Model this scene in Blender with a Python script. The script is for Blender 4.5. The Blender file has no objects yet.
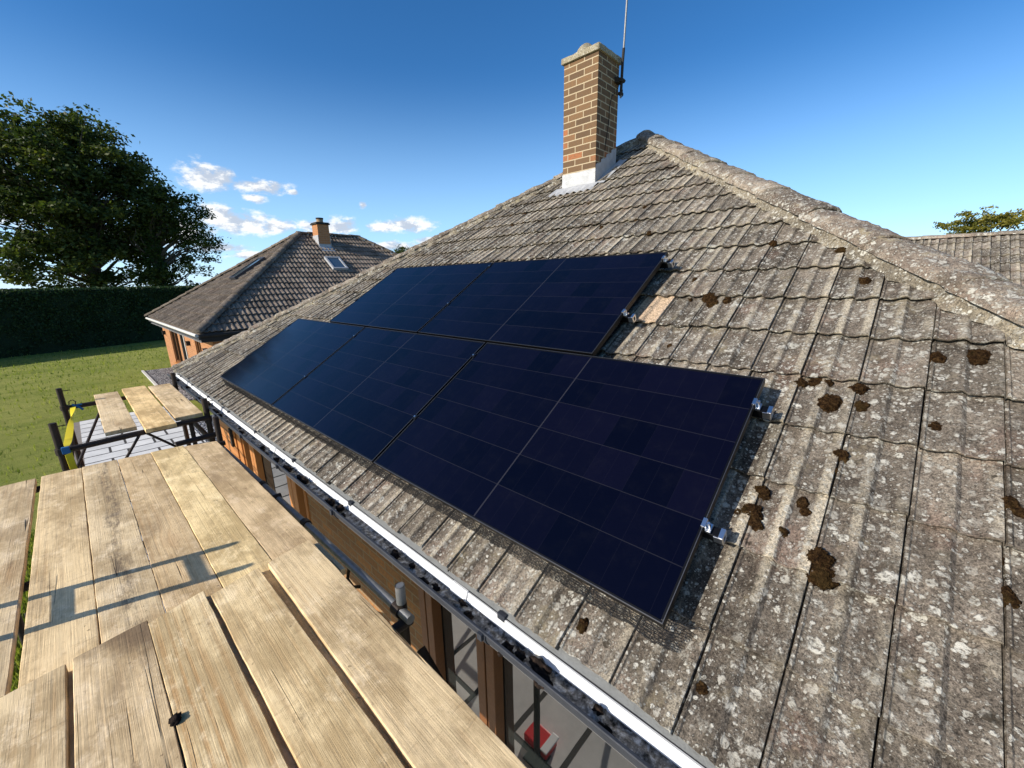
import bpy, bmesh, math, random
import numpy as np
from mathutils import Vector, Matrix, noise as mnoise

R = math.radians
random.seed(7)
rng = np.random.default_rng(11)
scene = bpy.context.scene
COL = scene.collection
GZ = -2.5                       # ground level (the heights are measured from the lower corner of the solar array)
PITCH = R(32)
CP, SP = math.cos(PITCH), math.sin(PITCH)

# --------------------------------------------------------------------------- helpers
def tag(o, label=None, cat=None, group=None, kind=None):
    if label: o['label'] = label
    if cat: o['category'] = cat
    if group: o['group'] = group
    if kind: o['kind'] = kind
    return o

def thing(name, label, cat, loc=(0, 0, 0), group=None):
    o = bpy.data.objects.new(name, None)
    o.empty_display_size = 0.2
    COL.objects.link(o)
    o.location = loc
    tag(o, label, cat, group)
    ORG[o.name] = Vector(loc)
    return o
ORG = {}

def link(name, me, mat, parent=None, smooth=False, org=None):
    """me holds world coordinates; they are re-based on the parent's origin"""
    o = bpy.data.objects.new(name, me)
    COL.objects.link(o)
    if mat is not None:
        for m_ in (mat if isinstance(mat, (list, tuple)) else [mat]):
            me.materials.append(m_)
    base = Vector((0, 0, 0))
    if parent is not None:
        base = ORG.get(parent.name, Vector((0, 0, 0)))
        o.parent = parent
        ORG[o.name] = base
        if base.length > 0:
            me.transform(Matrix.Translation(-base))
    elif org is not None:
        me.transform(Matrix.Translation(-Vector(org)))
        o.location = org
        ORG[o.name] = Vector(org)
    if smooth:
        me.polygons.foreach_set('use_smooth', [True] * len(me.polygons))
    return o

def from_np(name, V, F, mat, parent=None, smooth=False, org=None, attr=None, pattr=None):
    """V (n,3), F (m,k) all faces the same size"""
    V = np.asarray(V, dtype=np.float32); F = np.asarray(F, dtype=np.int32)
    me = bpy.data.meshes.new(name)
    n, k = F.shape
    me.vertices.add(len(V)); me.vertices.foreach_set('co', V.ravel())
    me.loops.add(n * k); me.loops.foreach_set('vertex_index', F.ravel())
    me.polygons.add(n)
    me.polygons.foreach_set('loop_start', np.arange(0, n * k, k, dtype=np.int32))
    me.polygons.foreach_set('loop_total', np.full(n, k, dtype=np.int32))
    me.update(calc_edges=True)
    if attr is not None:
        a = me.attributes.new('rnd', 'FLOAT', 'FACE')
        a.data.foreach_set('value', np.asarray(attr, dtype=np.float32))
    if pattr is not None:
        a = me.attributes.new('crest', 'FLOAT', 'POINT')
        a.data.foreach_set('value', np.asarray(pattr, dtype=np.float32))
    return link(name, me, mat, parent, smooth, org)

class MB:
    """collects shapes, then links them as ONE mesh object"""
    def __init__(s): s.v = []; s.f = []
    def quad(s, *p):
        i = len(s.v); s.v += [tuple(q) for q in p]; s.f.append(tuple(range(i, i + len(p))))
    def box(s, lo, hi, M=None, ch=0.0):
        x0, y0, z0 = lo; x1, y1, z1 = hi
        i = len(s.v)
        P = [(x0, y0, z0), (x1, y0, z0), (x1, y1, z0), (x0, y1, z0), (x0, y0, z1), (x1, y0, z1), (x1, y1, z1), (x0, y1, z1)]
        if M is not None: P = [tuple(M @ Vector(p)) for p in P]
        s.v += P
        s.f += [tuple(i + k for k in q) for q in ((0, 3, 2, 1), (4, 5, 6, 7), (0, 1, 5, 4), (1, 2, 6, 5), (2, 3, 7, 6), (3, 0, 4, 7))]
        return s
    def tube(s, p0, p1, r, seg=12, r1=None, cap=True):
        s.poly([p0, p1], [r, r if r1 is None else r1], seg, cap); return s
    def poly(s, pts, r, seg=10, cap=True):
        pts = [Vector(p) for p in pts]
        if not isinstance(r, (list, tuple)): r = [r] * len(pts)
        rings = []
        up = None
        for k, p in enumerate(pts):
            a = pts[max(k - 1, 0)]; b = pts[min(k + 1, len(pts) - 1)]
            d = (b - a).normalized()
            if up is None:
                t = Vector((0, 0, 1)) if abs(d.z) < .9 else Vector((1, 0, 0))
            else: t = up
            u = d.cross(t).normalized(); w = u.cross(d).normalized(); up = w
            i = len(s.v)
            for q in range(seg):
                an = 2 * math.pi * q / seg
                s.v.append(tuple(p + (u * math.cos(an) + w * math.sin(an)) * r[k]))
            rings.append(i)
        for a, b in zip(rings, rings[1:]):
            for q in range(seg):
                s.f.append((a + q, a + (q + 1) % seg, b + (q + 1) % seg, b + q))
        if cap:
            s.f.append(tuple(rings[0] + q for q in reversed(range(seg))))
            s.f.append(tuple(rings[-1] + q for q in range(seg)))
        return s
    def build(s, name, mat, parent=None, smooth=False, org=None, bevel=0.0):
        me = bpy.data.meshes.new(name)
        me.from_pydata(s.v, [], s.f); me.update()
        bm = bmesh.new(); bm.from_mesh(me)
        if bevel > 0:
            ed = [e for e in bm.edges if len(e.link_faces) == 2 and e.calc_face_angle(0) > .5]
            bmesh.ops.bevel(bm, geom=ed, offset=bevel, segments=2, affect='EDGES', profile=.6)
        bmesh.ops.recalc_face_normals(bm, faces=bm.faces)
        bm.to_mesh(me); bm.free()
        o = link(name, me, mat, parent, False, org)
        if smooth:
            me.polygons.foreach_set('use_smooth', [True] * len(me.polygons))
            if hasattr(me, 'set_sharp_from_angle'): me.set_sharp_from_angle(angle=R(40))
        return o

def RP(Y, s, h):                # a point of the tiled roof: along the eave, up the slope, off the surface
    return Vector((CP * s - SP * h, Y, SP * s + CP * h))

# --------------------------------------------------------------------------- node helpers
class NT:
    def __init__(self, name):
        self.m = bpy.data.materials.new(name); self.m.use_nodes = True
        self.t = self.m.node_tree; self.t.nodes.clear()
        self.out = self.t.nodes.new('ShaderNodeOutputMaterial')
    def n(self, typ, props=None, **ins):
        nd = self.t.nodes.new(typ)
        for k, v in (props or {}).items(): setattr(nd, k, v)
        for k, v in ins.items(): self.set(nd, k, v)
        return nd
    def set(self, nd, k, v):
        k = k.replace('_', ' ') if isinstance(k, str) else k
        if isinstance(k, str) and k.startswith('i') and k[1:].isdigit(): k = int(k[1:])
        sk = nd.inputs[k]
        if isinstance(v, bpy.types.NodeSocket): self.t.links.new(v, sk)
        elif isinstance(v, (tuple, list)) and len(v) == 3 and sk.type == 'RGBA': sk.default_value = (*v, 1)
        else: sk.default_value = v
    def math(self, op, a, b=0.0, c=0.0, clamp=False):
        nd = self.n('ShaderNodeMath', {'operation': op, 'use_clamp': clamp}, i0=a, i1=b)
        if op in ('MULTIPLY_ADD', 'SMOOTH_MIN', 'SMOOTH_MAX', 'COMPARE', 'WRAP'): self.set(nd, 'i2', c)
        return nd.outputs[0]
    def mix(self, f, a, b, mode='MIX'):
        nd = self.t.nodes.new('ShaderNodeMix'); nd.data_type = 'RGBA'; nd.blend_type = mode
        for idx, v in ((0, f), (6, a), (7, b)):
            sk = nd.inputs[idx]
            if isinstance(v, bpy.types.NodeSocket): self.t.links.new(v, sk)
            elif idx == 0: sk.default_value = v
            else: sk.default_value = (*v, 1) if len(v) == 3 else v
        return nd.outputs[2]
    def ss(self, x, lo, hi):        # smoothstep
        nd = self.n('ShaderNodeMapRange', {'interpolation_type': 'SMOOTHSTEP'}, i0=x, i1=lo, i2=hi)
        return nd.outputs[0]
    def ramp(self, f, stops):
        nd = self.n('ShaderNodeValToRGB', None, i0=f)
        e = nd.color_ramp.elements
        while len(e) < len(stops): e.new(0.5)
        for q, (p, c) in zip(e, stops):
            q.position = p; q.color = (*c, 1) if len(c) == 3 else c
        return nd.outputs[0]
    def coord(self, which='Object'): return self.n('ShaderNodeTexCoord').outputs[which]
    def geo(self, which='Position'): return self.n('ShaderNodeNewGeometry').outputs[which]
    def map(self, v, scale=(1, 1, 1), loc=(0, 0, 0), rot=(0, 0, 0)):
        return self.n('ShaderNodeMapping', None, Vector=v, Scale=scale, Location=loc, Rotation=rot).outputs[0]
    def noise(self, v, scale, detail=4, rough=.55, dist=0.0, out=0):
        return self.n('ShaderNodeTexNoise', None, Vector=v, Scale=scale, Detail=detail, Roughness=rough, Distortion=dist).outputs[out]
    def vor(self, v, scale, feature='F1', out='Distance', rand=1.0):
        return self.n('ShaderNodeTexVoronoi', {'feature': feature}, Vector=v, Scale=scale, Randomness=rand).outputs[out]
    def attr(self, name, out='Fac', typ='GEOMETRY'):
        return self.n('ShaderNodeAttribute', {'attribute_name': name, 'attribute_type': typ}).outputs[out]
    def bump(self, h, dist=.01, strength=1.0, normal=None):
        nd = self.n('ShaderNodeBump', None, Height=h, Distance=dist, Strength=strength)
        if normal is not None: self.set(nd, 'Normal', normal)
        return nd.outputs[0]
    def finish(self, color, rough=.8, normal=None, metallic=0.0, spec=.3, **kw):
        p = self.n('ShaderNodeBsdfPrincipled', None, Roughness=rough, Metallic=metallic)
        self.set(p, 'Base Color', color)
        self.set(p, 'Specular IOR Level', spec)
        if normal is not None: self.set(p, 'Normal', normal)
        for k, v in kw.items(): self.set(p, k, v)
        self.t.links.new(p.outputs[0], self.out.inputs[0])
        self.p = p
        return self.m

def plain(name, c, rough=.6, metallic=0., var=.25, scale=14, bump=.0, spec=.3):
    t = NT(name); v = t.coord()
    n = t.noise(v, scale, 5)
    f = t.math('MULTIPLY_ADD', n, var * 2, 1 - var)
    col = t.mix(1.0, c, t.n('ShaderNodeCombineColor', None, Red=f, Green=f, Blue=f).outputs[0], 'MULTIPLY')
    nm = t.bump(t.noise(v, scale * 6, 3), bump) if bump else None
    return t.finish(col, rough, nm, metallic, spec)

def sep(t, v): return t.n('ShaderNodeSeparateXYZ', None, Vector=v).outputs

def spots(t, v, scale, lo, hi, dens, edge=.06):
    """round irregular spots: random radius per cell, only a share of the cells"""
    warp = t.n('ShaderNodeVectorMath', {'operation': 'MULTIPLY_ADD'})
    t.set(warp, 'i0', t.noise(v, scale * 2.3, 2, out=1)); t.set(warp, 'i1', (.55 / scale,) * 3); t.set(warp, 'i2', v)
    w = warp.outputs[0]
    vn = t.n('ShaderNodeTexVoronoi', {'feature': 'F1'}, Vector=w, Scale=scale); d = vn.outputs['Distance']; c = vn.outputs['Color']
    r, g, b = t.n('ShaderNodeSeparateColor', None, Color=c).outputs[:3]
    rad = t.math('MULTIPLY_ADD', r, hi - lo, lo)
    on = t.math('LESS_THAN', g, dens)
    m = t.ss(t.math('SUBTRACT', rad, d), 0.0, edge)
    return t.math('MULTIPLY', m, on)

# --------------------------------------------------------------------------- materials
def tile_mat(name, dark, light, lichen=1.0, pink=.35, fine=1.0, wear=.8, ochre=.35):
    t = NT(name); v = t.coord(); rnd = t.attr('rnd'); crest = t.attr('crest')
    mulc = lambda c, f: t.mix(1.0, c, t.n('ShaderNodeCombineColor', None, Red=f, Green=f, Blue=f).outputs[0], 'MULTIPLY')
    big = t.noise(v, 1.3, 3); mid = t.noise(v, 9, 5, .65); fin = t.noise(v, 95 * fine, 5, .75); grit = t.noise(v, 240 * fine, 3, .7)
    a = t.math('ADD', t.math('MULTIPLY', mid, .62), t.math('MULTIPLY', big, .38))
    base = t.mix(t.ss(a, .36, .64), dark, light)
    pk = t.math('MULTIPLY', t.ss(t.noise(t.map(v, loc=(7, 3, 1)), 3.1, 4, .6), .54, .70), pink)
    base = t.mix(pk, base, (.190, .115, .085))
    # the rolls are worn to the paler concrete on some tiles
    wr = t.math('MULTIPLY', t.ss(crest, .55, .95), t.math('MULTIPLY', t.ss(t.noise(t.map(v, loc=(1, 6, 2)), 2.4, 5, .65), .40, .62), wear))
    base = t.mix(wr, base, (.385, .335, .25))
    base = mulc(base, t.math('MULTIPLY_ADD', rnd, .66, .72))
    clean = t.math('GREATER_THAN', rnd, 1.2)
    base = t.mix(clean, base, t.mix(mid, (.44, .325, .215), (.56, .42, .29)))
    # aggregate grit, light and dark grains
    g = t.math('MULTIPLY_ADD', t.ss(t.math('MULTIPLY_ADD', fin, .55, t.math('MULTIPLY', grit, .45)), .36, .64), 1.45, .28)
    base = mulc(base, t.mix(clean, g, (1, 1, 1)) if False else g)
    nl = t.math('SUBTRACT', 1.0, clean)
    gr = t.math('MULTIPLY', t.math('MULTIPLY', t.ss(t.noise(t.map(v, loc=(3, 1, 1)), 150 * fine, 3, .65), .60, .70), nl), .7)
    base = t.mix(gr, base, (.42, .38, .31))
    # dark algae film
    al = t.math('MULTIPLY', t.ss(t.noise(t.map(v, loc=(2, 9, 4)), 5.5, 6, .7), .50, .70), .60)
    base = t.mix(t.math('MULTIPLY', al, nl), base, (.055, .045, .032))
    # ochre lichen film
    oc = t.math('MULTIPLY', t.ss(t.noise(t.map(v, loc=(12, 5, 8)), 4.4, 7, .72), .55, .68), ochre)
    base = t.mix(t.math('MULTIPLY', oc, nl), base, (.37, .31, .19))
    # crusty white and grey lichen, three sizes, in patches
    br = t.ss(t.noise(v, 85, 4, .7), .34, .54)
    patch = t.ss(t.noise(t.map(v, loc=(3, 3, 9)), 3.0, 5, .6), .36, .60)
    s1 = t.math('MULTIPLY', spots(t, v, 25, .14, .50, .80), patch)
    s2 = t.math('MULTIPLY', spots(t, t.map(v, loc=(5, 1, 2)), 52, .14, .48, .66), t.ss(t.noise(t.map(v, loc=(8, 2, 2)), 4.2, 4, .6), .34, .54))
    s3 = spots(t, t.map(v, loc=(1, 4, 6)), 8.5, .05, .32, .26)
    s4 = t.math('MULTIPLY', spots(t, t.map(v, loc=(6, 6, 6)), 90, .14, .42, .5), .8)
    crust = t.math('MULTIPLY', t.math('MULTIPLY', t.ss(t.noise(t.map(v, loc=(4, 4, 1)), 26, 6, .75), .53, .64), t.ss(t.noise(t.map(v, loc=(2, 2, 7)), 2.1, 4, .6), .40, .58)), .85)
    sm = t.math('MAXIMUM', t.math('MAXIMUM', t.math('MAXIMUM', s1, s2), t.math('MAXIMUM', s3, s4)), crust)
    sm = t.math('MULTIPLY', t.math('MULTIPLY', sm, br), t.math('MULTIPLY', nl, lichen), clamp=True)
    lcol = t.mix(t.noise(v, 16, 2), (.34, .32, .26), (.70, .67, .59))
    base = t.mix(sm, base, lcol)
    # dark round growths
    dk = t.math('MULTIPLY', spots(t, t.map(v, loc=(9, 9, 1)), 15, .06, .30, .36), t.ss(t.noise(v, 60, 3), .35, .6))
    base = t.mix(t.math('MULTIPLY', dk, .85), base, (.040, .032, .022))
    h = t.math('ADD', t.math('MULTIPLY', fin, .6), t.math('ADD', t.math('MULTIPLY', mid, .9), t.math('MULTIPLY', sm, .35)))
    h = t.math('MULTIPLY_ADD', grit, .35, h)
    return t.finish(base, .92, t.bump(h, .0085), spec=.15)

M = {}
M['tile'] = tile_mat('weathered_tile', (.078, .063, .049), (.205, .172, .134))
M['tile_hip'] = tile_mat('hip_tile', (.125, .098, .076), (.26, .215, .165), 1.2, .55, 1., 0., .75)
M['tile_far'] = tile_mat('brown_tile', (.125, .095, .072), (.215, .168, .130), .22, .4, .5, .25, .2)
M['mortar'] = tile_mat('old_mortar', (.135, .115, .085), (.27, .23, .165), 1.3, .2, 1., 0., .95)

def moss_mat():
    t = NT('moss'); v = t.coord(); a = t.noise(v, 75, 6, .8); b = t.noise(v, 13, 4, .6); f = t.noise(v, 320, 3, .7)
    c = t.ramp(a, [(.36, (.012, .007, .004)), (.50, (.066, .034, .014)), (.66, (.200, .115, .046))])
    c = t.mix(t.math('MULTIPLY', t.ss(b, .50, .68), .30), c, (.110, .080, .024))
    c = t.mix(t.math('MULTIPLY', t.ss(f, .52, .68), .55), c, (.015, .009, .005))
    return t.finish(c, .97, t.bump(t.math('MULTIPLY_ADD', f, .8, a), .03), spec=.05)
M['moss'] = moss_mat()
def debris_mat(name, c0, c1, c2):
    t = NT(name); v = t.coord(); a = t.noise(v, 38, 6, .7)
    c = t.ramp(a, [(.34, c0), (.5, c1), (.68, c2)])
    return t.finish(c, .95, t.bump(a, .01), spec=.15)
M['debris'] = debris_mat('gutter_silt', (.022, .019, .015), (.25, .225, .19), (.74, .71, .65))
M['debris_dark'] = debris_mat('gutter_moss', (.006, .004, .003), (.018, .012, .009), (.06, .04, .028))

def wood_mat(name='scaffold_wood', streak=0., dark_end=0., ribs=0.):
    t = NT(name); oi = t.n('ShaderNodeObjectInfo')
    sh = t.n('ShaderNodeVectorMath', {'operation': 'ADD'})
    off = t.n('ShaderNodeCombineXYZ', None, X=t.math('MULTIPLY', oi.outputs['Alpha'], 37.), Y=t.math('MULTIPLY', oi.outputs['Alpha'], 91.), Z=t.math('MULTIPLY', oi.outputs['Alpha'], 13.))
    t.set(sh, 'i0', t.coord()); t.set(sh, 'i1', off.outputs[0]); v = sh.outputs[0]
    kv = t.map(v, (4.2, 1.25, 1))
    kd = t.vor(kv, 1.0); kr = t.n('ShaderNodeSeparateColor', None, Color=t.vor(kv, 1.0, out='Color')).outputs
    kon = t.math('LESS_THAN', kr[0], .30)
    kn = t.math('MULTIPLY', t.ss(kd, .36, .0), kon)
    core = t.math('MULTIPLY', t.ss(t.math('MULTIPLY_ADD', t.noise(v, 60, 3), .03, kd), .095, .05), kon)
    gv = t.map(v, (1, .030, 1))
    x = t.math('MULTIPLY_ADD', kn, .05, sep(t, v)[0])
    ring = t.math('SINE', t.math('MULTIPLY_ADD', t.noise(gv, 6, 3, .5), 22., t.math('MULTIPLY', x, 150.)))
    ring = t.ss(ring, -.2, 1.0)
    fib = t.noise(t.map(v, (1, .020, 1)), 190, 5, .7)
    fib2 = t.noise(t.map(v, (1, .05, 1), (3, 3, 3)), 45, 4, .65)
    blot = t.noise(t.map(v, (1, .45, 1)), 4.6, 6, .7)
    patch = t.noise(t.map(v, (1, .35, 1), (4, 4, 4)), 3.1, 4, .6)
    base = t.mix(t.ss(blot, .38, .62), (.47, .375, .235), (.80, .675, .46))
    base = t.mix(t.math('MULTIPLY', ring, t.math('MULTIPLY_ADD', t.ss(patch, .48, .68), .26 + ribs * .25, .03 + ribs * .30)), base, (.40, .245, .115))
    base = t.mix(t.math('MULTIPLY', t.ss(fib, .45, .70), .18), base, (.33, .225, .12))
    base = t.mix(t.math('MULTIPLY', t.ss(fib2, .55, .75), .26), base, (.36, .25, .14))
    # grey weathering, pale scuffs, grime
    base = t.mix(t.math('MULTIPLY', t.ss(t.noise(t.map(v, (1, .40, 1), (9, 1, 0)), 4.2, 7, .74), .50, .70), .50), base, (.30, .235, .165))
    base = t.mix(t.math('MULTIPLY', t.ss(t.noise(t.map(v, (1, .7, 1), (2, 7, 0)), 6.5, 7, .78), .50, .70), .75), base, (.90, .79, .60))
    base = t.mix(t.math('MULTIPLY', t.ss(t.noise(t.map(v, (1, .55, 1), (6, 3, 0)), 11, 7, .78), .57, .70), .55), base, (.17, .12, .075))
    base = t.mix(t.math('MULTIPLY', t.ss(t.noise(t.map(v, (1, .12, 1), (7, 7, 2)), 9, 7, .8), .58, .70), .50), base, (.155, .108, .070))
    # saw marks across
    saw = t.noise(t.map(v, (.12, 1, 1)), 62, 4, .7)
    sawm = t.math('MULTIPLY', t.ss(saw, .56, .68), t.ss(t.noise(v, 4, 3), .42, .62))
    base = t.mix(t.math('MULTIPLY', sawm, .26), base, (.30, .20, .11))
    # fine splits along the grain
    cr = t.math('ABSOLUTE', t.math('SUBTRACT', t.noise(t.map(v, (1, .016, 1), (1, 8, 0)), 13, 1, .4), .5))
    crm = t.math('MULTIPLY', t.ss(cr, .0075, .0015), t.ss(t.noise(t.map(v, (1, .25, 1), (3, 3, 3)), 4.3, 3), .53, .60))
    base = t.mix(t.math('MULTIPLY', crm, .85), base, (.09, .058, .032))
    base = t.mix(t.math('MULTIPLY', t.math('MULTIPLY', kn, kn), .55), base, (.34, .18, .075))
    base = t.mix(t.math('MULTIPLY', core, .85), base, (.15, .078, .036))
    base = t.mix(t.math('MULTIPLY', spots(t, v, 26, .03, .17, .24), .6), base, (.13, .09, .055))
    ob = sep(t, t.coord())
    if streak:
        q = t.math('ABSOLUTE', t.math('ADD', ob[0], t.math('MULTIPLY_ADD', t.noise(t.map(v, (1, .5, 1)), 3.5, 4), .14, -.08)))
        q = t.math('MULTIPLY', t.ss(q, .055, .005), t.ss(t.noise(t.map(v, (1, .3, 1), (5, 5, 1)), 14, 6, .8), .40, .60))
        base = t.mix(t.math('MULTIPLY', q, streak), base, (.12, .095, .075))
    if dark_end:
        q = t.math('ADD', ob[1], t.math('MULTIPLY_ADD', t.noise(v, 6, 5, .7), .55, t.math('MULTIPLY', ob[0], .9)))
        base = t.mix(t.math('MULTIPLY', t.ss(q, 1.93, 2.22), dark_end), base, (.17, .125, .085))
    base = t.mix(1.0, base, (1.04, .965, .84), 'MULTIPLY')
    base = t.mix(1.0, base, oi.outputs['Color'], 'MULTIPLY')
    h = t.math('ADD', t.math('MULTIPLY', fib, .9), t.math('SUBTRACT', t.math('MULTIPLY', ring, -.15), t.math('MULTIPLY', crm, 1.6)))
    h = t.math('ADD', t.math('MULTIPLY', sawm, -.4), t.math('MULTIPLY_ADD', blot, .8, h))
    return t.finish(base, .88, t.bump(h, .0022), spec=.2)
M['wood'] = wood_mat()
M['wood_streaked'] = wood_mat('streaked_wood', streak=.8)
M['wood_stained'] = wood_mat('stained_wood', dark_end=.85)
M['wood_ribbed'] = wood_mat('ribbed_wood', ribs=1.)

def brick_mat(name, c1, c2, c3, mortar, scale=1.0, axis='wall', dark=(.12, .085, .06)):
    """real brick size, 225 x 75 mm; x+y runs along the wall, z up"""
    t = NT(name); v = t.coord(); s = sep(t, v)
    u = t.math('ADD', s[0], s[1])
    bv = t.n('ShaderNodeCombineXYZ', None, X=u, Y=s[2], Z=0.0).outputs[0]
    b = t.n('ShaderNodeTexBrick', {'offset': .5}, Vector=bv, Scale=1.0)
    t.set(b, 'Brick Width', .225); t.set(b, 'Row Height', .075); t.set(b, 'Mortar Size', .007); t.set(b, 'Mortar Smooth', .15); t.set(b, 'Bias', 0.)
    t.set(b, 'Color1', (0, 0, 0)); t.set(b, 'Color2', (1, 1, 1)); t.set(b, 'Mortar', (.5, .5, .5))
    n = t.noise(v, 42, 5, .65)
    per = t.n('ShaderNodeSeparateColor', None, Color=b.outputs[0]).outputs[0]
    bc = t.ramp(per, [(0., c1), (.45, c2), (.8, c1), (1., c3)])
    bc = t.mix(t.math('MULTIPLY', t.ss(n, .4, .7), .55), bc, dark)
    mc = t.mix(n, mortar, tuple(q * .75 for q in mortar))
    col = t.mix(b.outputs[1], bc, mc)
    h = t.math('ADD', t.math('MULTIPLY', b.outputs[1], -1.), t.math('MULTIPLY', n, .5))
    return t.finish(col, .9, t.bump(h, .006), spec=.2)
M['brick_stack'] = brick_mat('chimney_brick', (.200, .115, .056), (.105, .066, .038), (.38, .135, .055), (.50, .40, .26))
M['brick_house'] = brick_mat('house_brick', (.33, .165, .065), (.25, .125, .052), (.40, .18, .06), (.33, .24, .14))
M['brick_far'] = brick_mat('neighbour_brick', (.50, .215, .085), (.43, .185, .075), (.56, .25, .10), (.46, .30, .18))

def panel_mat():
    t = NT('solar_cells'); v = t.coord(); s = sep(t, v)
    W, H = 1.762, 1.134
    def line(x, period, off, wid):
        q = t.math('SUBTRACT', x, off)
        q = t.math('SUBTRACT', q, t.math('MULTIPLY', t.math('ROUND', t.math('DIVIDE', q, period)), period))
        return t.math('LESS_THAN', t.math('ABSOLUTE', q), wid)
    row = line(s[1], .1865, H / 2, .0016)
    col = line(s[0], .0925, W / 2, .0005)
    mid = t.math('LESS_THAN', t.math('ABSOLUTE', t.math('SUBTRACT', s[0], W / 2)), .0038)
    cx = t.math('FLOOR', t.math('DIVIDE', t.math('SUBTRACT', s[0], W / 2), .185)); cy = t.math('FLOOR', t.math('DIVIDE', t.math('SUBTRACT', s[1], H / 2), .1865))
    wn = t.n('ShaderNodeTexWhiteNoise', {'noise_dimensions': '2D'}, Vector=t.n('ShaderNodeCombineXYZ', None, X=cx, Y=cy).outputs[0]).outputs[0]
    cell = t.mix(wn, (.0009, .0013, .0055), (.0026, .0026, .0095))
    base = t.mix(t.math('MULTIPLY', col, .25), cell, (.02, .02, .028))
    base = t.mix(t.math('MULTIPLY', row, .8), base, (.016, .016, .022))
    base = t.mix(mid, base, (.022, .022, .029))
    dust = t.math('MULTIPLY', t.ss(t.noise(v, 9, 7, .75), .45, .8), .006)
    base = t.mix(dust, base, (.3, .3, .28))
    rough = t.math('MULTIPLY_ADD', t.noise(v, 4, 4), .06, .07)
    m = t.finish(base, rough, None, 0., .42)
    t.set(t.p, 'IOR', 1.27)
    return m
M['cells'] = panel_mat()
M['black_alu'] = plain('black_anodised', (.018, .018, .020), .38, .85, .3, 9, spec=.5)
M['edge_alu'] = plain('pale_frame_edge', (.13, .13, .135), .4, .8, .2, 12, spec=.5)  # thin paler line along the outer edge of the panel frames
M['alu'] = plain('bare_aluminium', (.80, .81, .82), .28, 1.0, .1, 30)
M['steel_dark'] = plain('rusty_dark_tube', (.036, .026, .021), .62, .25, .5, 22, .003)
M['steel_galv'] = plain('galvanised_tube', (.24, .24, .235), .55, .6, .4, 26, .002)
M['lead'] = plain('lead_sheet', (.40, .405, .41), .6, .2, .40, 13, .004)
M['white_pvc'] = plain('white_plastic', (.80, .80, .78), .42, 0, .05, 8)
M['grey_pvc'] = plain('dark_gutter_plastic', (.034, .038, .047), .5, 0, .3, 12, .002)
M['grey_felt'] = plain('grey_eaves_felt', (.19, .195, .19), .85, 0, .25, 20, .003)
M['brown_frame'] = plain('brown_timber_frame', (.17, .066, .021), .5, 0, .35, 9, .002)
M['orange_frame'] = plain('orange_timber_cladding', (.46, .19, .055), .55, 0, .25, 9, .002)
M['grey_fascia'] = plain('grey_soffit_board', (.25, .25, .25), .7, 0, .1, 6)
M['pale_frame'] = plain('pale_window_trim', (.55, .54, .50), .5, 0, .1, 6)
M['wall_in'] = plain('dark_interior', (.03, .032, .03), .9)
M['yellow'] = plain('yellow_webbing', (.78, .62, .02), .7, 0, .12, 30)
M['blue'] = plain('blue_strap', (.02, .12, .30), .7, 0, .12, 30)
M['red'] = plain('red_plastic', (.62, .02, .025), .4, 0, .1, 6)
M['black_wire'] = plain('black_mesh_wire', (.03, .03, .032), .45, .4, .3, 30)
M['cap_stone'] = tile_mat('chimney_mortar_cap', (.33, .28, .18), (.52, .46, .33), .8, .1)
M['soot'] = plain('dark_flue', (.03, .028, .026), .9)
M['clay'] = plain('clay_pot', (.30, .21, .13), .8, 0, .2, 9)

def glass_mat(name, tint=(.010, .012, .012), ior=2.3, rough=.015):
    t = NT(name); v = t.coord()
    m = t.finish(tint, rough, t.bump(t.noise(v, 1.7, 2), .002, .35), 0., .5)
    t.set(t.p, 'IOR', ior); return m
M['pane'] = glass_mat('window_glass', (.02, .024, .023), 2.6)
M['pane_sky'] = glass_mat('roof_window_glass', (.06, .08, .09), 3.2, .05)

def leaf_mat(name, a, b, c, trans=.35):
    t = NT(name); rnd = t.attr('rnd')
    col = t.ramp(rnd, [(0., a), (.5, b), (1., c)])
    d = t.n('ShaderNodeBsdfPrincipled', None, Roughness=.55); t.set(d, 'Base Color', col); t.set(d, 'Specular IOR Level', .25)
    tr = t.n('ShaderNodeBsdfTranslucent'); t.set(tr, 'Color', t.mix(1., col, (.85, .95, .35), 'MULTIPLY'))
    mx = t.n('ShaderNodeMixShader', None, i0=trans, i1=d.outputs[0], i2=tr.outputs[0])
    t.t.links.new(mx.outputs[0], t.out.inputs[0]); return t.m
M['leaf'] = leaf_mat('tree_leaves', (.030, .048, .012), (.062, .088, .022), (.125, .140, .034), .40)
M['leaf_ivy'] = leaf_mat('ivy_leaves', (.020, .045, .010), (.040, .075, .016), (.070, .105, .025), .3)
M['leaf_gold'] = leaf_mat('yellow_green_leaves', (.10, .105, .018), (.19, .175, .03), (.28, .235, .045), .4)
M['leaf_hedge'] = leaf_mat('hedge_leaves', (.020, .042, .014), (.036, .068, .020), (.070, .115, .030), .2)
M['bark'] = plain('bark', (.085, .068, .050), .95, 0, .4, 7, .03)
M['hedge_core'] = plain('hedge_inside', (.014, .028, .010), .97, 0, .4, 5, .05)

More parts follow.
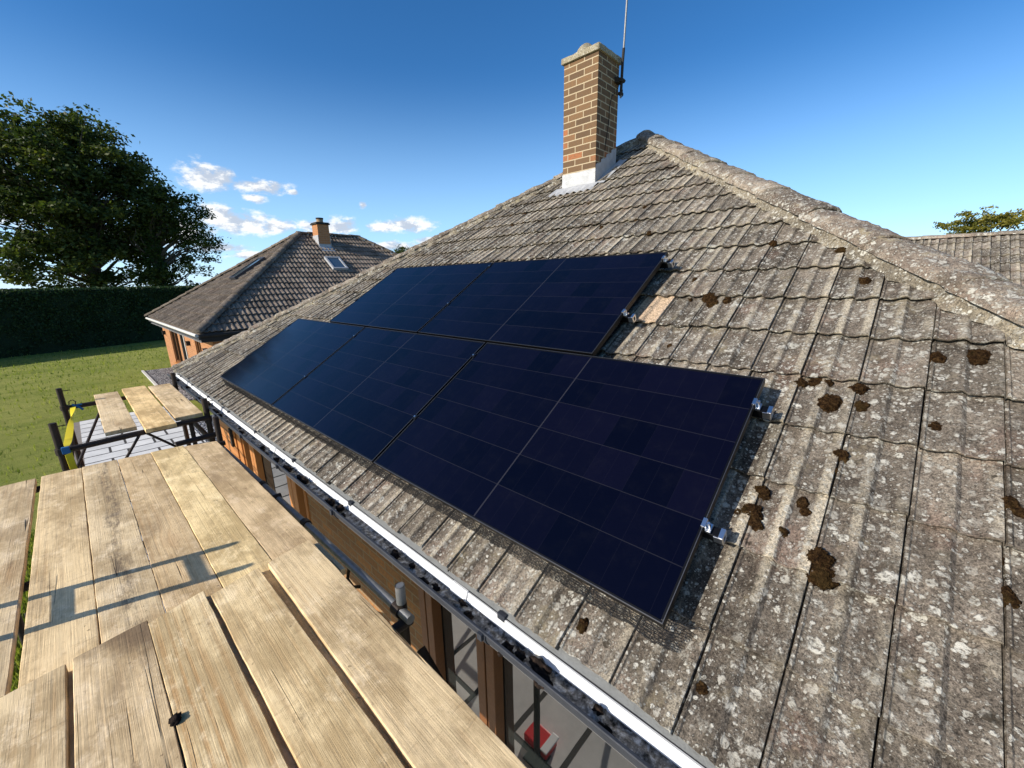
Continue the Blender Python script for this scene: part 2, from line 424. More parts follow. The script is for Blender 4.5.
def lawn_mat():
    t = NT('lawn_grass'); v = t.coord()
    a = t.noise(v, .35, 5, .6); b = t.noise(v, 3.2, 6, .7); f = t.noise(v, 55, 4, .75); st = t.noise(t.map(v, (.22, 1.4, 1), rot=(0, 0, R(12))), 1.0, 4, .6)
    base = t.mix(t.ss(t.math('ADD', t.math('MULTIPLY', a, .5), t.math('MULTIPLY', st, .5)), .36, .64), (.215, .255, .046), (.345, .350, .092))
    base = t.mix(t.math('MULTIPLY', t.ss(b, .5, .72), .55), base, (.31, .30, .10))
    base = t.mix(t.math('MULTIPLY', t.ss(b, .48, .30), .6), base, (.105, .140, .024))
    base = t.mix(t.math('MULTIPLY', t.ss(f, .45, .70), .55), base, (.080, .105, .018))
    far = t.ss(sep(t, v)[1], 120, 420)
    base = t.mix(far, base, (.10, .125, .05))
    return t.finish(base, .95, t.bump(t.math('ADD', f, t.math('MULTIPLY', b, 1.2)), .05), spec=.1)
M['lawn'] = lawn_mat()
M['blade'] = leaf_mat('grass_blades', (.16, .22, .035), (.26, .30, .065), (.38, .39, .13), .5)

def slab_mat():
    t = NT('patio_slabs'); v = t.coord()
    b = t.n('ShaderNodeTexBrick', {'offset': .37, 'offset_frequency': 2}, Vector=v, Scale=1.0)
    t.set(b, 'Brick Width', .75); t.set(b, 'Row Height', .45); t.set(b, 'Mortar Size', .022); t.set(b, 'Mortar Smooth', .1)
    t.set(b, 'Color1', (.56, .55, .52)); t.set(b, 'Color2', (.70, .685, .64)); t.set(b, 'Mortar', (.06, .055, .05))
    n = t.noise(v, 5, 6, .7)
    f = t.math('MULTIPLY_ADD', n, .6, .70)
    c = t.mix(1., b.outputs[0], t.n('ShaderNodeCombineColor', None, Red=f, Green=f, Blue=f).outputs[0], 'MULTIPLY')
    return t.finish(c, .85, t.bump(t.math('MULTIPLY_ADD', b.outputs[1], -1., t.math('MULTIPLY', n, .3)), .008), spec=.25)
M['slab'] = slab_mat()
def gravel_mat():
    t = NT('slate_gravel'); v = t.coord()
    c = t.vor(v, 22, out='Color'); d = t.vor(v, 22)
    g = t.n('ShaderNodeSeparateColor', None, Color=c).outputs[0]
    col = t.ramp(g, [(0., (.22, .225, .24)), (.5, (.40, .405, .42)), (1., (.62, .62, .61))])
    col = t.mix(t.ss(d, .32, .6), col, (.05, .05, .055))
    return t.finish(col, .85, t.bump(t.math('MULTIPLY', d, -1.), .03), spec=.2)
M['gravel'] = gravel_mat()
M['kerb'] = plain('kerb_stone', (.50, .49, .46), .85, 0, .2, 6, .004)
M['edge_stone'] = plain('edging_brick', (.22, .19, .165), .9, 0, .35, 8, .005)

# --------------------------------------------------------------------------- the setting
def ground():
    nx = 60
    xs = np.concatenate([np.linspace(-1500, -60, 14), np.linspace(-50, 60, 34), np.linspace(75, 1500, 12)])
    ys = np.concatenate([np.linspace(-900, -40, 10), np.linspace(-30, 70, 34), np.linspace(90, 2600, 14)])
    V = [(x, y, GZ + (0.06 * mnoise.noise((x * .12, y * .12, 0)) if abs(x) < 55 and 14 < y < 60 else 0)) for y in ys for x in xs]
    n = len(xs)
    F = [(j * n + i, j * n + i + 1, (j + 1) * n + i + 1, (j + 1) * n + i) for j in range(len(ys) - 1) for i in range(n - 1)]
    o = from_np('lawn', V, F, M['lawn'], smooth=True)
    tag(o, kind='structure')
ground()
def slabrect(name, x0, x1, y0, y1, z, mat, th=.06):
    b = MB(); b.box((x0, y0, z - th), (x1, y1, z)); o = b.build(name, mat); tag(o, kind='structure'); return o
slabrect('patio', -1.44, .52, -6, 15.3, GZ + .045, M['slab'])
slabrect('patio_edging', -1.66, -1.443, -6, 15.3, GZ + .035, M['edge_stone'])
slabrect('gravel_bed', .523, 9, 7.3, 13.2, GZ + .035, M['gravel'])
slabrect('gravel_border', .64, 1.55, 15.6, 22.9, GZ + .035, M['gravel'])
slabrect('kerb', .56, .637, 15.6, 22.9, GZ + .07, M['kerb'], .1)

def grass_blades():
    # short blades where the lawn comes near; nobody could count them
    n = 16000
    y = 5.5 + (rng.random(n) ** 1.2) * 29; x = -22 + rng.random(n) * 24
    keep = ~((x > -1.7) & (y < 15.6)) & ~((x > .5) & (y < 23)) & (x > -1.2 - .75 * y)
    n2 = 26000
    x2 = -3.4 + rng.random(n2) * 1.7; y2 = .5 + rng.random(n2) * 8
    x = np.r_[x[keep], x2]; y = np.r_[y[keep], y2]; n = len(x)
    a = rng.random(n) * 6.283; h = .03 + rng.random(n) * .045; w = .004 + rng.random(n) * .008 + .0006 * y
    lx = rng.normal(0, .025, n); ly = rng.normal(0, .025, n)
    z0 = np.full(n, GZ - .01)
    V = np.empty((n, 3, 3))
    V[:, 0] = np.c_[x - np.cos(a) * w, y - np.sin(a) * w, z0]
    V[:, 1] = np.c_[x + np.cos(a) * w, y + np.sin(a) * w, z0]
    V[:, 2] = np.c_[x + lx, y + ly, z0 + h + .05]
    o = from_np('grass', V.reshape(-1, 3), np.arange(n * 3).reshape(-1, 3), M['blade'], attr=rng.random(n))
    tag(o, 'short mown grass of the lawn left of the scaffold', 'grass', kind='stuff')
grass_blades()

# --------------------------------------------------------------------------- tiled roof faces
def tile_profile(K):
    """height across one tile, two shallow rolls with a sharp drop on the right"""
    pts = [(0.0, -.004), (.012, .0055), (.05, .0065), (.075, .000), (.24, -.001), (.36, .0115), (.455, .0145), (.485, .013), (.555, .000), (.72, -.001), (.84, .0115), (.955, .0145), (.985, .0125), (1.0, -.004)]
    if K == 'far': pts = [(0., 0), (.12, .0), (.30, .030), (.42, .032), (.52, .0), (.66, 0.), (.82, .030), (.93, .032), (.995, .0)]
    return pts

def tile_face(name, O, ea, es, ncol, ncrs, cw, gauge, parent, mat, clips, seed, prof='near', h0=0., s0=0., special=None, jit=1.0, keep=None):
    """O eave start, ea along the eave, es up the slope; clips = list of (point, normal): geometry on the normal's side is cut away"""
    r = np.random.default_rng(seed)
    ea = np.array(ea, float); es = np.array(es, float); N = np.cross(ea, es); N /= np.linalg.norm(N)
    if N[2] < 0: N = -N
    O = np.array(O, float)
    P = np.array(tile_profile(prof)); K = len(P)
    V = []; F = []; A = []
    lift = .026 if prof == 'near' else .034; th = .0105 if prof == 'near' else .022
    rows = [0.0, .006, .33, .66, 1.12]
    for i in range(ncrs):
        for j in range(ncol):
            c0 = O + ea * (j + .5) * cw + es * (s0 + (i + .5) * gauge)
            if keep is not None and not keep(c0): continue
            ds = r.normal(0, .0035) * jit; dh = abs(r.normal(0, .0022)) * jit; dj = r.normal(0, .0055) * jit; tw = r.normal(0, .0045) * jit; roll = r.normal(0, .003) * jit
            i0 = len(V)
            val = r.random()
            if r.random() < .03: val = 1.05
            if special and (i, j) in special: val = special[(i, j)]
            edge = r.normal(0, .0019 if prof == 'near' else .0015, K)
            for ri, q in enumerate(rows):
                for k in range(K):
                    t_ = P[k, 0]
                    s = s0 + (i + q) * gauge + ds + (edge[k] if ri < 2 else 0) + tw * (t_ - .5)
                    h = h0 + P[k, 1] + lift * (1 - q) + dh + roll * (t_ - .5)
                    if ri == 0: h -= .0035
                    V.append(O + ea * ((j + dj + t_ * .990) * cw) + es * s + N * h)
            # underside edge of the tail
            for k in range(K):
                t_ = P[k, 0]
                s = s0 + i * gauge + ds + edge[k] + .002 + tw * (t_ - .5)
                V.append(O + ea * ((j + dj + t_ * .990) * cw) + es * s + N * (h0 + P[k, 1] * .9 + lift + dh - th))
            for k in range(K):
                t_ = P[k, 0]
                V.append(O + ea * ((j + dj + t_ * .990) * cw) + es * (s0 + (i + .5) * gauge + ds) + N * (h0 + P[k, 1] * .9 + lift * .5 + dh - th))
            for ri in range(len(rows) - 1):
                for k in range(K - 1):
                    a = i0 + ri * K + k
                    F.append((a, a + 1, a + K + 1, a + K)); A.append(val)
            b = i0 + len(rows) * K
            for k in range(K - 1):
                F.append((b + k, b + k + 1, i0 + k + 1, i0 + k)); A.append(val)
                F.append((b + K + k, b + K + k + 1, b + k + 1, b + k)); A.append(val)
    V = np.array(V); F = np.array(F)
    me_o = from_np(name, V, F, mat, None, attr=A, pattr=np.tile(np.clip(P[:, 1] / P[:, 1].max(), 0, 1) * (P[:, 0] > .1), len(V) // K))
    me = me_o.data
    bm = bmesh.new(); bm.from_mesh(me)
    for p, nrm in clips:
        bmesh.ops.bisect_plane(bm, geom=bm.verts[:] + bm.edges[:] + bm.faces[:], plane_co=Vector(p), plane_no=Vector(nrm), clear_outer=True)
    bm.to_mesh(me); bm.free()
    me.polygons.foreach_set('use_smooth', [True] * len(me.polygons))
    me.set_sharp_from_angle(angle=R(28))
    if parent is not None:
        me_o.parent = parent
        base = ORG.get(parent.name, Vector((0, 0, 0))); ORG[me_o.name] = base
        if base.length > 0: me.transform(Matrix.Translation(-base))
    return me_o

def hip_caps(name, p0, p1, n, rad, mat, parent, seed, up=(0, 0, 1), rough=.006, flat=.75):
    """a run of overlapping half-round cap tiles from the eave corner up"""
    r = random.Random(seed)
    p0 = Vector(p0); p1 = Vector(p1); d = (p1 - p0); L = d.length; d.normalize()
    u = d.cross(Vector(up)).normalized(); w = u.cross(d).normalized()
    V = []; F = []; A = []
    seg = 22; nl = 22
    step = L / n
    for i in range(n):
        a0 = i * step - .012; a1 = (i + 1) * step + .03
        val = r.random(); i0 = len(V)
        dz = r.gauss(0, .003); yaw = r.gauss(0, .010)
        for q in range(nl + 1):
            f = q / nl; a = a0 + (a1 - a0) * f
            rr = rad * (1 - .05 * f)
            lift = .012 * (1 - f) + dz
            for k in range(seg + 1):
                an = math.pi * (.02 + .96 * k / seg)
                P = p0 + d * a + u * (math.cos(an) * rr + yaw * (f - .5)) + w * (math.sin(an) ** .8 * rr * flat + lift)
                nz = mnoise.noise(P * 11) * rough + mnoise.noise(P * 34) * rough * .45 + mnoise.noise(P * 90) * rough * .3
                V.append(P + (u * math.cos(an) + w * math.sin(an)) * nz)
        for q in range(nl):
            for k in range(seg):
                a = i0 + q * (seg + 1) + k
                F.append((a, a + 1, a + seg + 2, a + seg + 1)); A.append(val)
        # the open lower end, closed a few mm in
        c = len(V)
        for k in range(seg + 1):
            P = Vector(V[i0 + k]); cen = p0 + d * a0
            V.append(cen + (P - cen) * (.86 if i else .05) + d * .004)
        for k in range(seg):
            F.append((i0 + k + 1, i0 + k, c + k, c + k + 1)); A.append(val)
    return from_np(name, [tuple(v) for v in V], F, mat, parent, smooth=True, attr=A)

def bed_strip(name, p0, p1, side, width, mat, parent, seed, normal, dh=.03):
    """lumpy mortar fillet along one side of a hip"""
    p0 = Vector(p0); p1 = Vector(p1); L = (p1 - p0).length; d = (p1 - p0).normalized(); side = Vector(side).normalized(); nrm = Vector(normal).normalized()
    n = int(L / .022); V = []; F = []; A = []; m = 7
    for i in range(n + 1):
        b = p0 + d * (L * i / n)
        wv = width * (1 + .35 * mnoise.noise(b * 5) + .40 * mnoise.noise(b * 17))
        for k in range(m):
            f = k / (m - 1)
            P = b + side * (wv * f) + nrm * (dh * (1 - f ** 1.3) * 1.2 - .028 * f)
            P += nrm * (mnoise.noise(P * 19) * .010 + mnoise.noise(P * 60) * .004)
            V.append(tuple(P))
    for i in range(n):
        for k in range(m - 1):
            a = i * m + k; F.append((a, a + 1, a + m + 1, a + m)); A.append(.5 + .4 * mnoise.noise((i * .05, k, seed)))
    return from_np(name, V, F, mat, parent, smooth=True, attr=A)

def lump(name, c, rx, ry, rz, ax, ay, az, mat, parent, seed, rough=.32, sub=3):
    """a moss cushion: a low, knobbly, irregular mound"""
    bm = bmesh.new(); bmesh.ops.create_icosphere(bm, subdivisions=sub, radius=1.0)
    c = Vector(c); ax, ay, az = Vector(ax), Vector(ay), Vector(az)
    for v in bm.verts:
        p = v.co.copy(); q = p * 1.6 + Vector((seed * 3.1, seed * 1.7, seed))
        k = 1 + rough * mnoise.noise(q) + rough * .5 * mnoise.noise(q * 2.9) + rough * .45 * mnoise.noise(q * 6.3) + rough * .55 * mnoise.noise(q * 12) + rough * .35 * mnoise.noise(q * 24)
        z = max(p.z, -.3)
        v.co = c + ax * (p.x * rx * k) + ay * (p.y * ry * k) + az * (z * rz * k)
    me = bpy.data.meshes.new(name); bm.to_mesh(me); bm.free()
    return link(name, me, mat, parent, smooth=True)

# --------------------------------------------------------------------------- the bungalow
YL, YR = 7.66, -2.38            # left hip runs on X + Y = YL, right hip on X - Y = -YR
house = thing('bungalow', 'brick bungalow whose lichen covered hipped tile roof fills the right of the photo', 'house', (4.8, 2.7, GZ))
XE = -.11                       # tile edge at the eave
H0 = -.150
roof_special = {}
SJ = (7.7 + .51) % .2045        # the tile joints sit at Y = -0.51 + k * 0.2045
Y0 = -.51 + .2045 * 41          # first joint at the left
def keep_front(c): return c[0] + c[1] < YL + .35 and c[0] - c[1] < -YR + .35
for (yy, ss) in ((.80, 1.75), ):
    roof_special[(int((ss + .215) / .307), int((Y0 - yy) / .2045))] = 1.6
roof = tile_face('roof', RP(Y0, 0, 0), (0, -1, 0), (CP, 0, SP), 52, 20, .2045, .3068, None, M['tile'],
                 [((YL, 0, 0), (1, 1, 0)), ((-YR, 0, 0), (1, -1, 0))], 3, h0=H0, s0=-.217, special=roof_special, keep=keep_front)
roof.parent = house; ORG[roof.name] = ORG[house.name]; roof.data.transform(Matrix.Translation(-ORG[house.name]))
# the roof faces that turn away: the same tiles
XR1 = 9.0                        # ridge end
apex = Vector(((YL - YR) / 2, (YL + YR) / 2, 0)); apex.z = SP * ((apex.x + SP * H0) / CP) + CP * H0
EZ = RP(0, -.217, H0).z
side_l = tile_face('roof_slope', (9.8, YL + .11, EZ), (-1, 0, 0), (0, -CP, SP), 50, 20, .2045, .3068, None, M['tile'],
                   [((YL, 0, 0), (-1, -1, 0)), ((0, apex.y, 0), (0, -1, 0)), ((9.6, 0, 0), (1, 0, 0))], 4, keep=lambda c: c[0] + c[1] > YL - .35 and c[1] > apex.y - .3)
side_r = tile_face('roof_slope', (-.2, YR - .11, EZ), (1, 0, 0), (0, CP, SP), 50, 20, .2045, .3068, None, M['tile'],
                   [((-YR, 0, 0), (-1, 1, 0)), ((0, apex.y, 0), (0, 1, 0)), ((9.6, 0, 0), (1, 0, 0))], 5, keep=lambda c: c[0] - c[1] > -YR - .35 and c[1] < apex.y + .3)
for o_ in (side_l, side_r):
    o_.parent = roof; ORG[o_.name] = ORG[house.name]; o_.data.transform(Matrix.Translation(-ORG[house.name]))
# roof felt under the tiles, so that no light leaks through the laps
b = MB()
def und(x, y): return (x, y, EZ - .055 + (min(x - XE, y - (YR - .11), YL + .11 - y)) * math.tan(PITCH))
b.quad(und(XE + .03, YR + .05), und(apex.x, apex.y), und(XE + .03, YL - .05))
b.quad(und(XE + .03, YL - .05), und(apex.x, apex.y), und(9.6, apex.y), und(9.6, YL + .08))
b.quad(und(XE + .03, YR + .05), und(9.6, YR - .08), und(9.6, apex.y), und(apex.x, apex.y))
b.build('roof_felt', M['soot'], roof)
# hips
def hipz(x): return SP * ((x + SP * H0) / CP) + CP * H0
cl0 = Vector((-.06, YL + .06, hipz(-.06) - .006)); cl1 = Vector((apex.x, apex.y, apex.z - .002))
cr0 = Vector((-.06, YR - .06, hipz(-.06) + .030))
hipL = hip_caps('hip_tiles', cl0, cl1, 17, .118, M['tile_hip'], roof, 21, flat=.58, rough=.013)
hipR = hip_caps('hip_tiles', cr0, cl1, 14, .135, M['tile_hip'], roof, 22, flat=.60, rough=.016)
nF = Vector((-SP, 0, CP))
for (c0, sgn, sd) in ((cl0, -1, 1), (cr0, 1, 2)):
    dd = (cl1 - c0).normalized(); sd_v = dd.cross(nF).normalized()
    if sd_v.y * sgn < 0: sd_v = -sd_v
    off = sd_v * .070 + nF * .036
    bed_strip('hip_mortar', c0 + off, cl1 + off, sd_v, .075, M['mortar'], roof, sd, nF)
rg = hip_caps('ridge_tiles', cl1 + Vector((-.03, 0, -.012)), Vector((9.6, apex.y, apex.z + .02)), 12, .120, M['tile_hip'], roof, 23)

# moss on the tiles: (along, up the slope, radius, height)
moss = [(.499, 1.914, .060, .035), (.46, 1.86, .045, .03), (-.227, 1.164, .052, .03), (-.305, 1.282, .040, .025), (-.329, 1.18, .032, .02), (-.305, .907, .034, .022),
        (-.318, .455, .052, .035), (-.335, .405, .042, .028), (-.105, .651, .040, .024), (-.095, .548, .046, .026), (-.118, .505, .034, .02), (-.07, .53, .03, .018), (-.202, .509, .026, .02), (-.235, .657, .024, .018), (-.252, .622, .024, .018),
        (-.226, 2.097, .036, .022), (-.529, 1.524, .036, .02), (-.642, 1.549, .044, .024), (-.083, 2.407, .045, .03), (-.715, .545, .034, .016), (.27, -.110, .030, .016),
        (.556, 1.43, .028, .018), (.40, 1.905, .035, .02), (-.126, -.075, .022, .012), (-.544, 1.128, .034, .012), (-.745, .834, .030, .018), (-.103, 1.275, .036, .02), (-.16, 1.295, .030, .018), (.661, 2.133, .028, .02), (.938, 2.385, .03, .02), (-.302, .83, .016, .012),
        (-.20, 1.30, .026, .016), (-.72, .86, .03, .02), (1.3, 2.86, .03, .02), (1.9, 3.1, .03, .02), (.3, 2.55, .03, .02), (2.4, 3.75, .03, .02), (.75, 2.9, .03, .022), (1.6, 3.45, .03, .02), (-.70, .66, .022, .01), (.62, 1.91, .024, .015)]
for q, (yy, ss, rr, hh) in enumerate(moss):
    i = math.floor((ss + .217) / .3068); fr = (ss + .217) / .3068 - i
    hs = H0 + .019 * (1 - fr) + .002
    lump('moss_cushion', RP(yy, ss, hs - .002), rr * .80, rr * (.72 + .35 * random.random()), hh * 1.1, (0, -1, 0), (CP, 0, SP), nF, M['moss'], roof, q + 1, sub=5 if rr > .035 else 4)
rs = random.Random(5)
for q in range(44):              # scattered small tufts in the laps and side joints
    ss = -.217 + .3068 * rs.randint(1, 16) + rs.uniform(-.02, .01); yy = -.51 + .2045 * rs.randint(-3, 30) + rs.gauss(0, .03)
    x = CP * ss
    if x + yy > YL - .4 or x - yy > -YR - .35: continue
    if -.05 < yy < 5.4 and -.1 < ss < 2.3: continue
    rr = rs.uniform(.010, .026)
    lump('moss_cushion', RP(yy, ss, H0 + .012), rr * 1.4, rr, rr * .6, (0, -1, 0), (CP, 0, SP), nF, M['moss'], roof, 60 + q, sub=3)
for (yy, ss) in ((1.1, 2.6),):
    pass

# walls below the eave
XW = .15                         # outer face of the wall
wb = MB()
def wall(y0, y1, z0, z1, x0=XW, x1=XW + .22): wb.box((x0, y0, z0), (x1, y1, z1))
WT = -.33
wall(1.62, 3.47, GZ, WT); wall(6.70, 7.05, GZ, WT); wall(-1.9, -.9, GZ, WT)
wall(5.54, 6.70, -.50, WT); wall(3.47, 5.54, -.50, WT); wall(-.9, 1.62, -.50, WT)
wall(-.9, 1.62, GZ, GZ + .12); wall(3.47, 5.54, GZ, GZ + .12)
wb.box((XW + .223, 6.83, GZ), (9.3, 7.05, WT)); wb.box((XW + .223, -1.9, GZ), (9.3, -1.68, WT)); wb.box((9.08, -1.677, GZ), (9.3, 6.827, WT))
wb.build('wall', M['brick_house'], house)
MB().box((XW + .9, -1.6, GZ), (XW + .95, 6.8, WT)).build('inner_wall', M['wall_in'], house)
MB().box((-.085, YR + .02, -.47), (XW - .003, YL - .02, -.455)).build('soffit', M['grey_fascia'], house)
MB().box((-.112, YR - .02, -.47), (-.088, YL + .02, -.262)).build('fascia', M['grey_fascia'], house)

def window(y0, y1, z0, z1, posts, mat=M['brown_frame'], pane=True):
    w = MB().box((XW + .06, y0, z0), (XW + .075, y1, z1)).build('window', M['pane'], house)
    f = MB()
    f.box((XW - .01, y0, z1 - .07), (XW + .10, y1, z1)); f.box((XW - .02, y0, z0), (XW + .10, y1, z0 + .07))
    for (a, c) in posts:
        f.box((XW - .015, a, z0 + .072), (XW + .055, (a + c) / 2 - .006, z1 - .072)); f.box((XW - .015, (a + c) / 2 + .006, z0 + .072), (XW + .055, c, z1 - .072))
    f.build('window_frame', mat, w, bevel=.004)
    return w
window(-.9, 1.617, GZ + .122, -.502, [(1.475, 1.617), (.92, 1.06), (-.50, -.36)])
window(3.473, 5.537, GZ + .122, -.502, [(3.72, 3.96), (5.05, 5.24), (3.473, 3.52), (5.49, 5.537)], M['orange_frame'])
# the boarded door panel at the far end stays in the sun
dr = MB().box((XW - .03, 5.545, GZ + .05), (XW + .05, 6.695, -.505)).build('door', M['orange_frame'], house, bevel=.004)
dd = MB()
for k in range(13):
    z = GZ + .12 + k * .148
    dd.box((XW - .046, 5.72, z), (XW - .032, 6.62, z + .138))
dd.build('cladding', M['orange_frame'], dr, bevel=.003)
MB().box((XW - .075, 5.80, -1.05), (XW - .047, 5.87, -.80)).build('door_handle', M['soot'], dr)

# gutter: dark outside, pale inside, silt and moss in the bottom
GXc, GZc, GR = -.176, -.262, .056
def arc(rad, a0, a1, n): return [(GXc + math.cos(R(a0 + (a1 - a0) * k / n)) * rad, GZc + math.sin(R(a0 + (a1 - a0) * k / n)) * rad) for k in range(n + 1)]
def channel(prof, y0, y1, ny=2):
    b = MB(); n = len(prof)
    for q in range(ny + 1):
        y = y0 + (y1 - y0) * q / ny
        for x, z in prof: b.v.append((x, y, z))
    for q in range(ny):
        for k in range(n): b.f.append((q * n + k, q * n + (k + 1) % n, (q + 1) * n + (k + 1) % n, (q + 1) * n + k))
    b.f.append(tuple(range(n))); b.f.append(tuple(ny * n + k for k in reversed(range(n))))
    return b
outer = arc(GR, 172, 352, 14); inner = arc(GR - .004, 352, 172, 14)
lip = [(outer[0][0] - .004, outer[0][1] + .006), (outer[0][0] - .002, outer[0][1] + .010), (outer[0][0] + .007, outer[0][1] + .010)]
gut = channel(outer + inner + lip[::-1], -2.35, 7.55).build('gutter', M['grey_pvc'], house, smooth=True)
wi = arc(GR - .0055, 352, 318, 6); wo = arc(GR - .0105, 318, 352, 6)
rim = [(wo[-1][0] + .002, wo[-1][1] + .012), (wi[0][0] + .004, wi[0][1] + .012)]
lin = MB()
for (a, c) in ((-2.34, -.43), (-.425, .83), (.835, 3.2), (3.205, 5.9), (5.905, 7.54)):
    s_ = channel(wi + wo + rim, a, c); i = len(lin.v); lin.v += [(x, y, z + rs.uniform(-.0005, .0005)) for x, y, z in s_.v]; lin.f += [tuple(i + k for k in f) for f in s_.f]
for y in (-.43, .83, 3.2, 5.9):   # union sleeves
    s_ = channel([(x - .003, z + .003) for x, z in wi] + [(x - .007, z + .003) for x, z in wo] + [(rim[0][0] - .003, rim[0][1] + .004), (rim[1][0], rim[1][1] + .004)], y - .05, y + .05)
    i = len(lin.v); lin.v += s_.v; lin.f += [tuple(i + k for k in f) for f in s_.f]
lin.build('gutter_back', M['white_pvc'], gut, smooth=True)
# felt strip between gutter and tiles
b = MB(); n = 160
for q in range(n + 1):
    y = -2.3 + 9.85 * q / n
    b.v += [(-.120 + .003 * mnoise.noise((y * 3, 0, 0)), y, -.252 + .003 * mnoise.noise((y * 5, 1, 0))), (-.05, y, -.222)]
for q in range(n): b.f.append((q * 2, q * 2 + 1, q * 2 + 3, q * 2 + 2))
b.build('eaves_felt', M['grey_felt'], gut)
# silt surface
V = []; F = []; n = 900; m = 8
for q in range(n + 1):
    y = -2.33 + 9.86 * q / n
    for k in range(m):
        x = GXc - .047 + .094 * k / (m - 1)
        e = abs(x - GXc) / .05
        z = GZc - .036 + .016 * e * e - .006 * (x > GXc + .02) + .012 * mnoise.noise((x * 30, y * 12, 0)) + .007 * mnoise.noise((x * 70, y * 45, 3)) + .008 * mnoise.noise((0, y * 2.2, 5))
        V.append((x, y, min(z, GZc - .012)))
for q in range(n):
    for k in range(m - 1):
        a = q * m + k; F.append((a, a + 1, a + m + 1, a + m))
so = from_np('gutter_silt', V, F, M['debris'], gut, smooth=True)
for q in range(48):
    y = rs.uniform(-.6, 3.2) if q < 34 else rs.uniform(3.2, 7.2)
    if .95 < y < 2.4 and rs.random() < .6: continue
    rr = rs.uniform(.010, .024)
    lump('moss_clump', (GXc + rs.uniform(-.030, .012), y, GZc - .026 + rs.uniform(0, .010)), rr * 1.0, rr * rs.uniform(1., 2.2), rr * .9, (1, 0, 0), (0, 1, 0), (0, 0, 1), M['debris_dark'], gut, 200 + q, rough=.6)
for y in (-1.2, -.32, .58, 1.86, 2.78, 3.7, 4.6, 5.5, 6.4, 7.2):
    br = MB(); pr = arc(GR + .005, 168, 352, 12); pi_ = arc(GR + .0005, 352, 168, 12)
    s_ = channel(pr + pi_, y - .02, y + .02); s_.box((GXc + .045, y - .02, GZc - .03), (-.113, y + .02, GZc + .02))
    s_.box((GXc - GR - .016, y - .012, GZc - .012), (GXc - GR - .004, y + .012, GZc + .016))
    s_.build('gutter_bracket', M['grey_pvc'], gut)

# chimney
CX0, CX1, CY0, CY1, CZT = 3.75, 4.235, 2.655, 3.150, 3.625
b = MB().box((CX0, CY0, 1.9), (CX1, CY1, CZT))
stack = b.build('chimney', M['brick_stack'], house)
# mortar cap, cast on top, slightly overhanging, uneven
bm = bmesh.new(); bmesh.ops.create_cube(bm, size=1.0)
bmesh.ops.subdivide_edges(bm, edges=bm.edges[:], cuts=9, use_grid_fill=True)
for v in bm.verts:
    f = Vector((v.co.x * 2, v.co.y * 2, 0)); e = max(abs(f.x), abs(f.y))
    x = (CX0 + CX1) / 2 + v.co.x * (CX1 - CX0 + .05); y = (CY0 + CY1) / 2 + v.co.y * (CY1 - CY0 + .05)
    z = CZT + .002 + (v.co.z + .5) * (.062 + .03 * (1 - e))
    p = Vector((x, y, z)); d = Vector((mnoise.noise(p * 15), mnoise.noise(p * 15 + Vector((5, 0, 0))), mnoise.noise(p * 15 + Vector((0, 5, 0))))) * .009
    v.co = p + d * (0 if v.co.z < -.49 else 1)
me = bpy.data.meshes.new('chimney_cap'); bm.to_mesh(me); bm.free()
link('chimney_cap', me, M['cap_stone'], stack, smooth=True)
bm = bmesh.new(); bmesh.ops.create_uvsphere(bm, u_segments=28, v_segments=14, radius=1)
for v in bm.verts:
    p = Vector((3.93 + v.co.x * .13, 2.95 + v.co.y * .13, CZT + .055 + max(v.co.z, 0) * .165)); v.co = p + v.co * mnoise.noise(p * 14) * .007
me = bpy.data.meshes.new('chimney_pot'); bm.to_mesh(me); bm.free()
link('chimney_pot', me, M['cap_stone'], stack, smooth=True)
# lead: front apron, stepped side flashing, back gutter
def rz(x): return SP * ((x + SP * H0) / CP) + CP * H0
def sheet(fn, nu, nv, th):
    b = MB()
    for i in range(nu + 1):
        for j in range(nv + 1): b.v.append(tuple(fn(i / nu, j / nv)))
    for i in range(nu):
        for j in range(nv):
            a = i * (nv + 1) + j; b.f.append((a, a + 1, a + nv + 2, a + nv + 1))
    return b
def apron(u, v):
    y = CY1 + .10 - (CY1 - CY0 + .16) * u
    if v < .5:
        return Vector((CX0 - .006, min(max(y, CY0 - .006), CY1 + .006), rz(CX0) + .20 - .19 * (v * 2) + .003 * mnoise.noise((y * 8, v * 4, 0))))
    q = (v - .5) * 2
    s = (CX0 + SP * H0) / CP - .20 * q
    cor = .012 * math.sin((Y0 - y) / .2045 * 4 * math.pi) * q
    return RP(y, s, H0 + .042 + cor - .006 * q + .008 * mnoise.noise((y * 9, q * 3, 2)))
fl = sheet(apron, 40, 12, .003)
bs = []
for sy, sg in ((CY0 - .006, 1), (CY1 + .006, -1)):
    n = 8
    for k in range(n):
        x0 = CX0 + (CX1 - CX0) * k / n; x1 = CX0 + (CX1 - CX0) * (k + 1) / n
        zt = rz(x0) + .245 - .02 * (k % 2)
        fl.quad((x0, sy, rz(x0) - .02), (x1, sy, rz(x1) - .02), (x1, sy, zt + .075 * .4), (x0, sy, zt))
    fl.quad((CX0 - .02, sy, rz(CX0 - .02) + .035), (CX1 + .1, sy, rz(CX1 + .1) + .035), (CX1 + .1, sy - .13 * sg, rz(CX1 + .1) + .03), (CX0 - .02, sy - .13 * sg, rz(CX0 - .02) + .03))
fo = fl.build('lead_flashing', M['lead'], stack, smooth=True)

